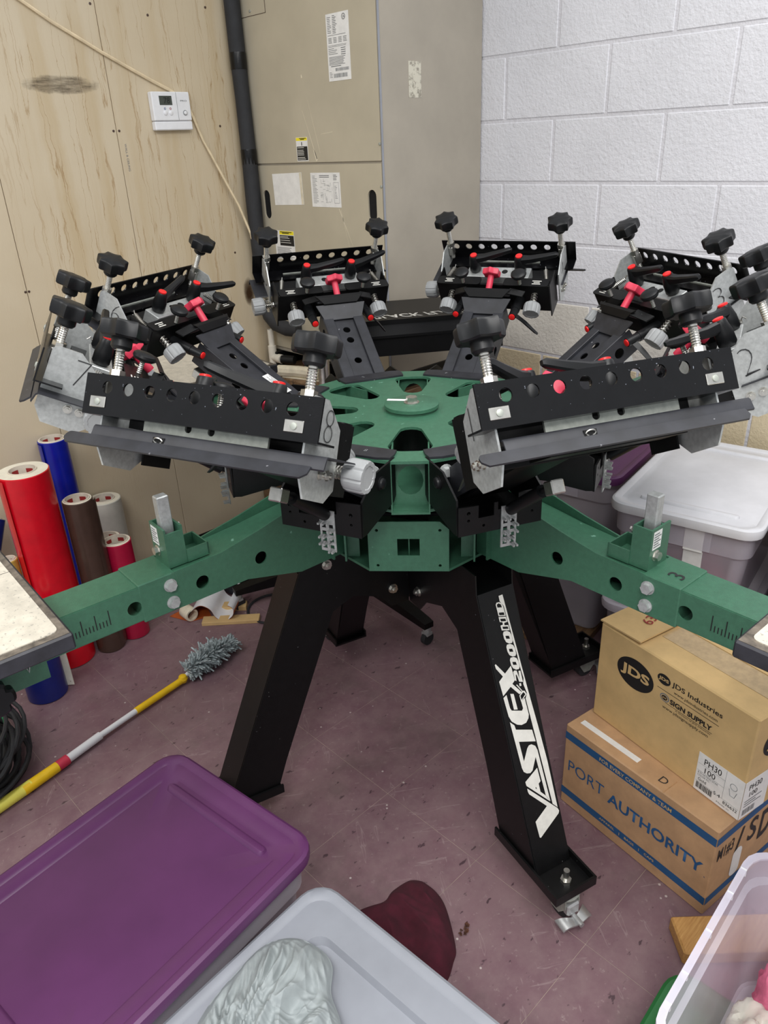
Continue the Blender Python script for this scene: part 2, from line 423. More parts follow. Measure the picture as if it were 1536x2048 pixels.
# panelled wall
wl = struct(MB().box(-1.3, 2.62, 2.7625, 2.9, 0, 2.75).build('wall_left', 'void'))
for a, b in ((-1.3, 0.545), (0.545, 0.958), (0.958, 1.3845), (1.3845, 2.445)):
    MB().box(a + 0.001, b - 0.001, 2.75, 2.7625, 0.0, 2.75, b=0.001).build('wall_panel', 'panel', wl)
sm = MB().lathe([(0.0042, 0), (0.0042, 0.0012), (0.002, 0.0018)], 10, axes((0, 0, 0), (1, 0, 0), (0, 0, 1), (0, -1, 0)))
sp = sm.build('screw', 'vinyl_brown', wl)
for i, (x, z) in enumerate(((1.373, 1.647), (1.394, 1.647), (1.806, 2.036), (1.571, 1.998), (0.964, 1.165), (1.369, 2.017), (1.809, 1.656), (1.808, 1.196), (0.952, 1.165), (1.375, 1.0))):
    o = sp if i == 0 else sp.copy()
    if i: COL.objects.link(o)
    o.location = (x, 2.75, z)
text(wl, 'WALL & CEILING', axes((1.405, 2.7496, 1.606), (0, 0, -1), (1, 0, 0), (0, -1, 0)), 0.088, 0.0075, 'print_grey')

# ------------------------------------------------------------------ air handler in the corner
hv = thing('air_handler', 'tall taupe sheet metal air handler cabinet standing in the room corner', 'air handler', (2.19, 2.36, 0.78))
HO = Vector((2.19, 2.36, 0.78))
def hb(x0, x1, y0, y1, z0, z1, b=0.0, mb=None):
    return (mb or MB()).box(x0 - HO.x, x1 - HO.x, y0 - HO.y, y1 - HO.y, z0 - HO.z, z1 - HO.z, b=b)
hb(1.936, 2.443, 1.99, 2.725, 0.78, 2.62, 0.003).build('cabinet', 'hvacside', hv)
# doors are drawn in (y, z) and extruded along x
def door(y0, y1, z0, z1, holes, name):
    X = axes((1.929 - HO.x, -HO.y, -HO.z), (0, 1, 0), (0, 0, 1), (1, 0, 0))
    return MB().plate(rect(y0, y1, z0, z1), holes, 0, 0.0065, X).build(name, 'hvac', hv, smooth=30)
def slot(yc, z0, z1, r): 
    return [(yc + r * math.cos(R(a)), z1 - r + r * math.sin(R(a))) for a in range(0, 181, 20)] + [(yc - r * math.cos(R(a)), z0 + r - r * math.sin(R(a))) for a in range(0, 181, 20)]
up = door(1.996, 2.722, 1.520, 2.62, [], 'upper_door')
lo = door(1.996, 2.722, 0.80, 1.512, [slot(2.66, 1.318, 1.424, 0.021), slot(2.048, 1.328, 1.43, 0.021)], 'lower_door')
for y in (2.66, 2.048):
    MB().box(-0.0005, 0.0, y - HO.y - 0.024, y - HO.y + 0.024, 1.31 - HO.z, 1.435 - HO.z, T((1.9352 - HO.x, 0, 0))).build('slot_backing', 'void', lo)
hb(1.9278, 1.9345, 1.9885, 1.992, 0.80, 2.62).build('corner_trim', 'greylid', hv)
mm = hb(1.9278, 1.9288, 2.5575, 2.559, 2.005, 2.62); hb(1.9278, 1.9288, 2.5575, 2.722, 2.0045, 2.006, mb=mm); mm.build('panel_seam', 'vinyl_brown', up)
for y, z in ((2.705, 1.58), (2.705, 1.2), (2.0, 1.57), (2.0, 1.44), (2.65, 2.02)):
    MB().lathe([(0.005, 0), (0.005, 0.002), (0.003, 0.003)], 8, axes((1.929 - HO.x, y - HO.y, z - HO.z), (0, 1, 0), (0, 0, 1), (-1, 0, 0))).build('screw', 'zincdull', up if z > 1.52 else lo)
def hx(y, z, d=0.0): return axes((1.929 - d - HO.x, y - HO.y, z - HO.z), (0, -1, 0), (0, 0, 1), (-1, 0, 0))
def sticker(par, y, z, wd, ht, m='paper', name='sticker', tilt=0.0):
    X = hx(y, z, 0.0002) @ Matrix.Rotation(tilt, 4, 'Z')
    return MB().plate(rect(0, wd, 0, ht), [], 0, 0.0006, X).build(name, m, par, smooth=0), X @ T((0, 0, 0.0008))
def bars(par, X, items, m='print_grey', name='fine_print'):
    b = MB()
    for x0, x1, y0, y1 in items: b.add([(x0, y0, 0), (x1, y0, 0), (x1, y1, 0), (x0, y1, 0)], [(0, 1, 2, 3)], X)
    return b.build(name, m, par, smooth=0)
rnd = random.Random(3)
def lines(x0, x1, y0, y1, pitch, th, rag=0.5):
    out = []; y = y1
    while y > y0:
        xe = x1 - rnd.random() * rag * (x1 - x0); out.append((x0, xe, y - th, y)); y -= pitch
    return out
def barcode(x0, x1, y0, y1):
    out = []; x = x0
    while x < x1:
        wd = rnd.choice((0.0007, 0.0012, 0.002)); out.append((x, min(x + wd, x1), y0, y1)); x += wd + rnd.choice((0.0007, 0.0013))
    return out
# rating plate
st, X = sticker(up, 2.235, 1.767, 0.112, 0.192, name='rating_plate')
it = lines(0.006, 0.026, 0.135, 0.183, 0.0048, 0.0018) + lines(0.032, 0.056, 0.135, 0.186, 0.0048, 0.002) + lines(0.006, 0.098, 0.128, 0.132, 0.004, 0.0014)
for q in (0.008, 0.033, 0.058, 0.082): it += lines(q, q + 0.018, 0.108, 0.124, 0.0042, 0.0018, 0.1)
it += lines(0.006, 0.10, 0.098, 0.103, 0.0036, 0.0012, 0.3) + lines(0.006, 0.06, 0.074, 0.094, 0.005, 0.0016) + lines(0.068, 0.092, 0.074, 0.094, 0.006, 0.0024, 0.1) + lines(0.006, 0.106, 0.046, 0.07, 0.0036, 0.0016, 0.3)
it += lines(0.014, 0.066, 0.040, 0.044, 0.004, 0.0024, 0.1) + barcode(0.036, 0.104, 0.028, 0.037) + barcode(0.026, 0.094, 0.009, 0.021) + lines(0.005, 0.022, 0.012, 0.026, 0.0045, 0.0014)
bars(st, X, it)
MB().tube([(0.088 + 0.008 * math.cos(a * PI / 8), 0.178 + 0.008 * math.sin(a * PI / 8), 0) for a in range(16)], 0.0008, 4, True).build('ring_mark', 'print_black', st).data.transform(X)
text(st, 'UL', X @ T((0.0838, 0.1745, 0)), None, 0.007, 'print_black')
# warning sticker, upper door
def warn(par, y, z, wd, ht, wide=False):
    st, X = sticker(par, y, z, wd, ht, name='warning_sticker')
    a = wd * (0.26 if wide else 0.05)
    bars(st, X, [(a if wide else 0.001, wd - 0.001, ht * 0.86, ht - 0.001)], 'print_yellow', 'yellow_band')
    k = ht * (0.45 if wide else 0.0)
    bars(st, X @ T((0, 0, 0.0001)), [(a, wd - 0.002, k + 0.003, ht * (0.84 if wide else 0.62))], 'print_black', 'black_panel')
    X2 = X @ T((0, 0, 0.0004))
    yy = ht * (0.80 if wide else 0.58); it = []
    while yy > k + 0.008:
        it.append((a + 0.003, wd - 0.006 - rnd.random() * wd * 0.3, yy - 0.0018, yy)); yy -= 0.0052 if rnd.random() > 0.3 else 0.0085
    bars(st, X2, it, 'print_white', 'fine_print')
    if wide:
        bars(st, X2, lines(0.01, wd - 0.006, 0.003, k - 0.004, 0.005, 0.0018, 0.3), 'print_grey', 'fine_print')
    bars(st, X2, [(wd * 0.5 - 0.002, wd * 0.5 + 0.002, ht * 0.66, ht * 0.8)] if not wide else [(0.006, 0.010, ht * 0.6, ht * 0.75)], 'print_black', 'hazard_symbol')
    bars(st, X2, [(wd * (0.4), wd * 0.75, ht * 0.9, ht * 0.93), (wd * 0.3, wd * 0.9, ht * 0.94, ht * 0.965)], 'print_black', 'heading')
warn(up, 2.444, 1.5245, 0.066, 0.079)
warn(lo, 2.63, 1.168, 0.125, 0.108, True)
st, X = sticker(lo, 2.607, 1.370, 0.182, 0.112, name='blank_sheet', tilt=R(1.5))
bars(st, X, [(0.168, 0.1815, 0.001, 0.111)], 'oldpaper', 'torn_edge')
st, X = sticker(lo, 2.375, 1.369, 0.164, 0.116, name='wiring_diagram')
it = lines(0.05, 0.115, 0.1, 0.108, 0.0055, 0.0024, 0.2) + lines(0.128, 0.156, 0.092, 0.109, 0.005, 0.0022, 0.4) + lines(0.01, 0.038, 0.05, 0.106, 0.0046, 0.0014, 0.5) + lines(0.01, 0.04, 0.01, 0.046, 0.004, 0.0012, 0.4)
for q in range(34):
    x, y = 0.05 + rnd.random() * 0.07, 0.014 + rnd.random() * 0.074
    it += [(x, x + 0.0009, y, y + 0.012)] if q % 2 else [(x, x + 0.014, y, y + 0.0009)]
it += [(0.128, 0.156, 0.083, 0.084), (0.128, 0.156, 0.014, 0.015), (0.128, 0.129, 0.014, 0.084), (0.155, 0.156, 0.014, 0.084)] + lines(0.133, 0.148, 0.03, 0.072, 0.005, 0.0014)
bars(st, X, it)
# scratches on the doors and the scraped-off label on the side
sc_ = MB()
for (y0, z0, y1, z1, wd) in ((2.395, 1.69, 2.33, 1.53, 0.003), (2.36, 1.72, 2.31, 1.55, 0.002), (2.345, 1.56, 2.33, 1.525, 0.012), (2.30, 1.61, 2.235, 1.615, 0.002), (2.385, 1.80, 2.383, 1.79, 0.008)):
    d = Vector((0, y1 - y0, z1 - z0)); n = Vector((0, -d.z, d.y)).normalized() * wd / 2; a = Vector((1.9286, y0, z0)) - HO; b = a + d
    sc_.add([a + n * 0.4, a - n * 0.4, b - n, b + n], [(0, 1, 2, 3)])
sc_.build('scratches', 'oldpaper', up, smooth=0)
sc_ = MB()
for (y0, z0, y1, z1, wd) in ((2.225, 1.365, 2.16, 1.24, 0.004), (2.215, 1.36, 2.175, 1.22, 0.002)):
    d = Vector((0, y1 - y0, z1 - z0)); n = Vector((0, -d.z, d.y)).normalized() * wd / 2; a = Vector((1.9286, y0, z0)) - HO; b = a + d
    sc_.add([a + n, a - n, b - n * 0.2, b + n * 0.2], [(0, 1, 2, 3)])
sc_.build('scratches', 'oldpaper', lo, smooth=0)
s = NT('scraped_label'); s.color(s.ramp(s.noise(s.obj(), 60, 6, 0.75), [(0.42, (150, 144, 130)), (0.5, (208, 203, 186))])); s.set(0.7)
MB().plate(rect(2.062 - HO.x, 2.122 - HO.x, 1.705 - HO.z, 1.811 - HO.z), [], 0, 0.0005, axes((0, 1.9892 - HO.y, 0), (1, 0, 0), (0, 0, 1), (0, 1, 0))).build('scraped_label', s.m, hv, smooth=0)

# platform the cabinet stands on
pf = thing('equipment_platform', 'stained wooden platform carrying the air handler', 'platform', (2.12, 2.36, 0))
for i in range(5):
    y = -0.40 + i * 0.157
    MB().box(-0.32, 0.32, y, y + 0.153, 0.69, 0.72, b=0.003).build('plank', 'oldwood', pf)
for x in (-0.28, 0.28):
    for y in (-0.36, 0.34): MB().box(x - 0.04, x + 0.04, y - 0.04, y + 0.04, 0, 0.69, b=0.003).build('leg', 'oldwood', pf)
for y in (2.02, 2.36, 2.69):
    MB().box(-0.22, 0.3, y - 2.36 - 0.03, y - 2.36 + 0.03, 0.72, 0.78, b=0.002).build('bearer', 'black', pf)
pp = tag(MB().box(-0.10, 0.10, -0.09, 0.09, 0.72, 0.726, Matrix.Rotation(0.3, 4, 'Z'), b=0.001).build('paper_stack', 'oldpaper', None, (1.92, 2.44, 0.0)), 'yellowed papers lying on the wooden platform below the air handler', 'papers')
pp2 = MB().tube([(1.80, 2.52, 0.745), (1.84, 2.44, 0.745), (1.87, 2.33, 0.745)], 0.024, 10).build('rolled_paper', 'oldpaper'); tag(pp2, 'loosely rolled cream paper on the wooden platform edge', 'paper')

# insulated pipe and drain
tag(MB().tube([(1.90, 2.705, 2.6), (1.90, 2.716, 2.06), (1.90, 2.715, 1.906), (1.90, 2.712, 1.742), (1.90, 2.71, 1.57), (1.895, 2.705, 1.389), (1.893, 2.703, 1.237), (1.893, 2.702, 1.078), (1.893, 2.697, 0.985), (1.893, 2.675, 0.935), (1.893, 2.63, 0.905), (1.893, 2.56, 0.895), (1.91, 2.50, 0.895)], 0.0295, 14, rr=[.0295, .0295, .03, .028, .0295, .031, .029, .0275, .028, .029, .03, .03, .03]).build('insulated_pipe', 'rubber'), 'black foam insulated pipe running down between panel wall and air handler', 'pipe')
pipe = bpy.data.objects['insulated_pipe']
for z in (1.87, 1.545): MB().lathe([(0.031, 0), (0.0315, 0.004), (0.0315, 0.05), (0.031, 0.055)], 14, T((1.90, 2.714 if z > 1.7 else 2.710, z - 0.028))).build('tape_band', 'blackgloss', pipe)
dr = thing('drain_fitting', 'white plastic drain tee with open riser beside the pipe', 'pipe fitting', (1.90, 2.69, 0.72))
MB().lathe([(0.0135, 0.06), (0.0135, 0.155), (0.0105, 0.155), (0.0105, 0.10)], 14).build('riser', 'pvc', dr)
MB().lathe([(0.018, 0), (0.018, 0.085), (0.0135, 0.087)], 14).build('tee', 'pvc', dr)
MB().cyl((0, -0.005, 0.035), (0, -0.06, 0.035), 0.0165, n=14).cyl((0, -0.04, 0.035), (0, -0.065, 0.035), 0.0195, n=14).build('branch', 'pvc', dr)
MB().cyl((0, -0.064, 0.035), (0.025, -0.12, 0.035), 0.018, n=14).build('rubber_boot', 'plastic', dr)

# thermostat and cable
th = thing('thermostat', 'white wall thermostat with grey display on the stained panel wall', 'thermostat', (1.523, 2.75, 1.645))
def tx(x, z): return axes((x, 0, z), (1, 0, 0), (0, 0, 1), (0, -1, 0))
MB().box(0, 0.152, -0.028, -0.001, 0.030, 0.122, b=0.003).build('housing', 'white', th)
MB().box(0.0, 0.152, -0.0265, -0.001, 0.0, 0.0285, b=0.003).build('lower_cover', 'white', th)
MB().box(0.0965, 0.0975, -0.0285, -0.0275, 0.032, 0.12).build('seam', 'print_grey', th)
d = MB().box(0.028, 0.078, -0.0292, -0.027, 0.080, 0.109, b=0.0005).build('display', 'lcd', th)
text(d, '78', tx(0.045, 0.085) @ T((0, 0, 0.0293)), 0.024, 0.019, 'print_black')
for x, c in ((0.046, 'print_blue'), (0.068, 'print_red')):
    MB().lathe([(0.0075, 0), (0.0075, 0.002), (0.005, 0.0035)], 16, tx(x, 0.055) @ T((0, 0, 0.028))).build('button', 'white', th)
    MB().tube([(0.003 * math.cos(a * PI / 5), 0.003 * math.sin(a * PI / 5), 0) for a in range(10)], 0.0008, 4, True).build('button_mark', c, th).data.transform(tx(x, 0.0685) @ T((0, 0, 0.0284)))
MB().lathe([(0.009, 0), (0.009, 0.001)], 16, tx(0.126, 0.055) @ T((0, 0, 0.028))).build('switch_ring', 'grey', th)
MB().lathe([(0.006, 0), (0.006, 0.003), (0.004, 0.004)], 16, tx(0.126, 0.055) @ T((0, 0, 0.029))).build('switch', 'white', th)
text(th, 'PRO', tx(0.112, 0.091) @ T((0, 0, 0.0284)), 0.026, 0.005, 'print_grey')
WP = [(1.08, 2.742, 2.045), (1.141, 2.741, 2.009), (1.222, 2.741, 1.960), (1.295, 2.741, 1.923), (1.372, 2.741, 1.883), (1.454, 2.741, 1.844), (1.540, 2.741, 1.804), (1.604, 2.741, 1.777), (1.665, 2.741, 1.743), (1.691, 2.741, 1.686), (1.721, 2.742, 1.610), (1.745, 2.735, 1.558), (1.788, 2.73, 1.469), (1.832, 2.72, 1.375), (1.868, 2.71, 1.265), (1.872, 2.70, 1.172), (1.872, 2.69, 1.05)]
tag(MB().tube([(x - 0.0, y, z) for x, y, z in WP], 0.0048, 6).tube([(x + 0.004, y + 0.001, z - 0.004) for x, y, z in WP], 0.004, 6).build('thermostat_cable', 'wire'), 'cream twin cable drooping across the panel wall to the thermostat', 'cable')

# ------------------------------------------------------------------ the screen printing press: stand with station arms
CX, CY = 1.20, 1.171
def rot(az): return Matrix.Rotation(R(az), 4, 'Z')
pr = thing('press_stand', 'green and black steel stand of the screen printing press with four legs and station arms', 'printing press', (CX, CY, 0))
LEGS = [-105.5, -15.5, 74.5, 164.5]
leg_b = MB().plate([(0.45, 0.10), (0.58, 0.10), (0.335, 0.70), (0.205, 0.70)], [], -0.0455, 0.0455, XZ)
gus = [(0.448, 0.10), (0.579, 0.10), (0.334, 0.70), (0.33, 0.746), (0.05, 0.746), (0.05, 0.535), (0.10, 0.535), (0.13, 0.572), (0.20, 0.60), (0.28, 0.565)]
gb = [MB().plate(gus, [], y0, y1, XZ) for y0, y1 in ((-0.0485, -0.0457), (0.0457, 0.0485))]
foot = MB().box(0.435, 0.655, -0.056, 0.056, 0.093, 0.0995).box(0.435, 0.655, -0.056, -0.051, 0.0995, 0.118).box(0.435, 0.655, 0.051, 0.056, 0.0995, 0.118).box(0.650, 0.655, -0.051, 0.051, 0.0995, 0.118)
CXr = 0.615
cast_top = MB().lathe([(0.03, 0.082), (0.03, 0.093)], 20, T((CXr, 0, 0))).lathe([(0.036, 0.072), (0.038, 0.078), (0.034, 0.083)], 20, T((CXr, 0, 0)))
fork = MB()
for y in (-0.019, 0.019):
    fork.plate([(-0.03, 0.074), (0.03, 0.074), (0.032, 0.05), (0.012, 0.022), (-0.012, 0.022), (-0.03, 0.05)], [], y - 0.0015, y + 0.0015, T((CXr, 0, 0)) @ XZ)
fork.box(CXr - 0.03, CXr + 0.03, -0.02, 0.02, 0.070, 0.075)
wheel = MB().lathe([(0.022, -0.015), (0.029, -0.013), (0.0295, 0.0), (0.029, 0.013), (0.022, 0.015)], 24, axes((CXr, 0, 0.0298), (1, 0, 0), (0, 0, 1), (0, 1, 0)))
brake = MB().box(CXr + 0.02, CXr + 0.038, -0.017, 0.017, 0.03, 0.062, b=0.004)
ped = [(CXr + 0.012 + 0.03 * math.cos(a) , 0.036 * math.sin(a * 1.0)) for a in [R(q) for q in range(-90, 91, 15)]]
pedal = MB()
rg = []
for i in range(25):
    q = -1 + 2 * i / 24; y = 0.040 * q; z = 0.020 + 0.011 * (1 - abs(q)) ** 0.6 - 0.004 * math.cos(q * PI * 1.5); x = CXr + 0.050 - 0.012 * q * q; hw_ = 0.009 + 0.006 * abs(q) ** 1.5
    rg.append([(x - hw_, y, z - 0.004), (x + hw_, y, z - 0.006), (x + hw_, y, z - 0.002), (x - hw_, y, z + 0.001)])
pedal.loft(rg).cyl((CXr + 0.03, 0, 0.027), (CXr + 0.066, 0, 0.027), 0.006, n=10)
bolt = MB().cyl((CXr + 0.005, 0, 0.0995), (CXr + 0.005, 0, 0.135), 0.0068, n=12).hexn((CXr + 0.005, 0, 0.0995), (CXr + 0.005, 0, 0.109), 0.0125)
lib = {}
def inst(key, mb, name, m, parent, X):
    """one mesh, many placed parts"""
    if key not in lib:
        o = mb.build(name, m, parent); lib[key] = o
    else:
        o = lib[key].copy(); COL.objects.link(o); o.parent = parent
    o.matrix_basis = X; return o
for k, az in enumerate(LEGS):
    X = rot(az); I = Matrix.Identity(4)
    leg = inst('leg', leg_b, 'leg', 'black', pr, X)
    for i in (0, 1): inst('gus%d' % i, gb[i], 'gusset_plate', 'black', leg, I)
    ft = inst('foot', foot, 'foot_plate', 'black', pr, X)
    inst('fbolt', bolt, 'stem_bolt', 'steel', ft, I)
    cs = inst('cast', cast_top, 'caster', 'zincdull', pr, X)
    inst('fork', fork, 'fork', 'zincdull', cs, I); inst('wheel', wheel, 'wheel', 'rubber', cs, I)
    inst('brake', brake, 'brake_bracket', 'alu', cs, I); inst('pedal', pedal, 'brake_pedal', 'alu', cs, I)
    if k == 0:
        LOGO = [[[(0.4471,-0.025),(0.5217,0.0415),(0.5292,0.044),(0.5343,0.0412),(0.5673,-0.0171),(0.5652,-0.0198),(0.5273,-0.0219),(0.5057,0.0153),(0.4612,-0.0233),(0.4541,-0.0253)]],[[(0.0156,0.0051),(0.0274,0.005),(0.0403,0.0127),(0.0713,0.0143),(0.0973,0.0168),(0.1229,0.0175),(0.1479,0.0201),(0.1805,0.0212),(0.2086,0.0241),(0.2207,0.0203),(0.2441,0.0249),(0.254,0.0184),(0.254,0.0189),(0.5071,0.0311),(0.5197,0.042),(0.4081,0.0407),(0.3257,0.0357),(0.2384,0.0291),(0.0154,0.0153)]],[[(0.233,-0.0362),(0.2294,-0.0272),(0.2605,-0.0252),(0.2668,-0.0223),(0.2765,0.003),(0.2725,0.0071),(0.2563,0.0059),(0.2522,0.0163),(0.2907,0.0181),(0.2984,0.0152),(0.3059,0.0071),(0.3064,-0.0055),(0.3013,-0.0166),(0.2899,-0.0281),(0.2767,-0.033)]],[[(0.2303,-0.0173),(0.2334,-0.0089),(0.2698,-0.0071),(0.2669,-0.0163)]],[[(0.2897,-0.0331),(0.3003,-0.0236),(0.3109,-0.0221),(0.3264,0.0182),(0.3547,0.0211),(0.3394,-0.021),(0.3866,-0.0189),(0.3617,-0.0037),(0.3568,0.0017),(0.357,0.0089),(0.364,0.0177),(0.3752,0.0212),(0.4989,0.0267),(0.4813,0.0182),(0.3879,0.0128),(0.4139,-0.0021),(0.4172,-0.0092),(0.4145,-0.0179),(0.4082,-0.0247),(0.3982,-0.0274)]],[[(0.4315,-0.0263),(0.413,0.0108),(0.445,0.0123),(0.4486,0.0061),(0.4677,0.0066),(0.4819,0.018),(0.4992,0.0262),(0.4407,-0.0255)],[(0.4523,-0.0022),(0.4549,-0.0045),(0.4592,-0.0008)]],[[(0.1568,-0.0401),(0.1557,-0.0375),(0.1832,-0.0195),(0.1716,-0.0009),(0.1894,0.0002),(0.2058,0.0009),(0.2111,-0.0068),(0.2368,0.0122),(0.2391,0.0053),(0.2157,-0.0127),(0.2289,-0.0356),(0.1953,-0.0381),(0.1876,-0.0261),(0.1657,-0.0392)]],[[(0.0942,-0.0012),(0.0949,0.0072),(0.0997,0.0139),(0.1079,0.0165),(0.12,0.0167),(0.1244,0.014),(0.1235,0.0064),(0.1184,-0.0002),(0.1094,-0.0034),(0.0986,-0.0039)],[(0.1042,0.001),(0.1068,0.0097),(0.1141,0.0111),(0.1113,0.0016)]],[[(0.1242,0.0004),(0.125,0.0088),(0.1299,0.0155),(0.1381,0.0182),(0.1503,0.0184),(0.1547,0.0157),(0.1537,0.008),(0.1486,0.0014),(0.1395,-0.0019),(0.1287,-0.0023)],[(0.1343,0.0026),(0.1369,0.0114),(0.1443,0.0127),(0.1414,0.0032)]],[[(0.1546,0.0022),(0.1555,0.0107),(0.1604,0.0174),(0.1687,0.0201),(0.1809,0.0203),(0.1854,0.0176),(0.1843,0.0099),(0.1791,0.0033),(0.1699,0.0),(0.159,-0.0004)],[(0.1647,0.0045),(0.1675,0.0133),(0.1749,0.0146),(0.1719,0.005)]],[[(0.1866,0.0017),(0.1847,0.0053),(0.1869,0.0108),(0.2077,0.0139),(0.1889,0.0151),(0.1902,0.0202),(0.2161,0.0206),(0.2125,0.0114),(0.195,0.0086),(0.1955,0.0061),(0.2088,0.0049),(0.2059,0.0013)]],[[(0.0597,-0.0058),(0.0647,0.0124),(0.0763,0.0134),(0.0762,0.0048),(0.0814,0.0043),(0.0838,0.0139),(0.096,0.0148),(0.0903,-0.0049),(0.0789,-0.0057),(0.079,0.001),(0.0734,0.0008),(0.071,-0.0056)],[(0.0645,-0.0032),(0.0679,0.01),(0.0742,0.0108),(0.0707,-0.0024)],[(0.0828,-0.0015),(0.0864,0.0117),(0.092,0.0126),(0.0882,-0.0013)]],[[(0.0318,-0.0066),(0.0282,-0.0034),(0.0289,0.0034),(0.0331,0.0085),(0.0397,0.0108),(0.0627,0.0124),(0.0578,-0.0054)],[(0.0326,-0.0041),(0.0309,0.0013),(0.0354,0.0064),(0.0421,0.0076),(0.0392,-0.0038)],[(0.0506,-0.0031),(0.0536,0.0094),(0.06,0.01),(0.0565,-0.0032)]],[[(0.217,0.002),(0.2165,0.0045),(0.2351,0.0151),(0.2361,0.0196),(0.2451,0.0238),(0.2568,0.0057),(0.2422,0.0045),(0.2359,0.0133)],[(0.2431,0.007),(0.238,0.0163),(0.2445,0.0204),(0.2535,0.0076)]],[[(0.2158,0.0103),(0.2168,0.0148),(0.2229,0.0149),(0.2226,0.0102)]]]
        d = Vector((0.58 - 0.335, 0, 0.10 - 0.70)).normalized()
        nrm = Vector((0.6, 0, 0.245)).normalized()
        Xl = axes((0.335 + nrm.x * 0.0012, 0, 0.70 + nrm.z * 0.0012), d, (0, 1, 0), nrm)
        lm = MB()
        for loops in LOGO: lm.plate(loops[0], loops[1:], 0, 0.0004, Xl)
        lm.build('logo_lettering', 'print_white', leg, smooth=0)
    # bolts where the side plates meet the centre column, and near the top of the leg
    for sy in (-1, 1):
        for (r, z) in (((0.095, 0.585), (0.265, 0.705)) if sy > 0 else ((0.095, 0.585),)):
            inst('gb%d%.2f' % (sy, r), MB().lathe([(0.0125, 0.0), (0.0125, 0.002)], 14, axes((r, sy * 0.0486, z), (1, 0, 0), (0, 0, 1), (0, sy, 0))).hexn((r, sy * 0.0495, z), (r, sy * 0.058, z), 0.0095).cyl((r, sy * 0.058, z), (r, sy * 0.062, z), 0.0045, n=8), 'bolt', 'steel', leg, I)
MB().lathe([(0.066, 0.53), (0.066, 0.90)], 4, rot(-105.5 + 0)).build('centre_column', 'black', pr)
MB().lathe([(0.045, 0.86), (0.045, 1.0)], 20).build('spindle', 'black', pr)

# hub: octagonal plates, cover plate, arm roots
AA = -138.5
oc = []
for k in range(4):
    for s in (-1, 1):
        a = R(AA + 90 * k); r, t = 0.283, s * 0.085
        oc.append((r * math.cos(a) - t * math.sin(a), r * math.sin(a) + t * math.cos(a)))
MB().plate(oc, [circ(0, 0, 0.05)], 0.746, 0.752).build('hub_bottom_plate', 'green', pr)
MB().plate([(x * 0.9, y * 0.9) for x, y in oc], [circ(0, 0, 0.05)], 0.864, 0.870).build('hub_top_plate', 'black', pr)
for k in range(4):
    X = rot(AA + 90 * k)
    cp = inst('cover', MB().plate([(-0.085, 0.7485), (0.085, 0.7485), (0.085, 0.848), (0.066, 0.866), (-0.066, 0.866), (-0.085, 0.848)], [rect(-0.0235, 0.0235, 0.786, 0.826)] + [circ(x, z, 0.0035, 8) for x, z in ((-0.066, 0.762), (0.066, 0.762), (-0.066, 0.846), (0.066, 0.846))], 0.2835, 0.2865, YZ), 'cover_plate', 'green', pr, X)
    inst('mull', MB().box(0.262, 0.266, -0.0012, 0.0012, 0.775, 0.835), 'mullion', 'green', cp, Matrix.Identity(4))
    for s in (-1, 1):
        inst('post%d' % s, MB().box(0.225, 0.229, s * 0.125 - 0.014, s * 0.125 + 0.014, 0.752, 0.864).box(0.229, 0.252, s * 0.139 - 0.002, s * 0.139 + 0.002, 0.752, 0.864), 'hub_post', 'green', pr, X)
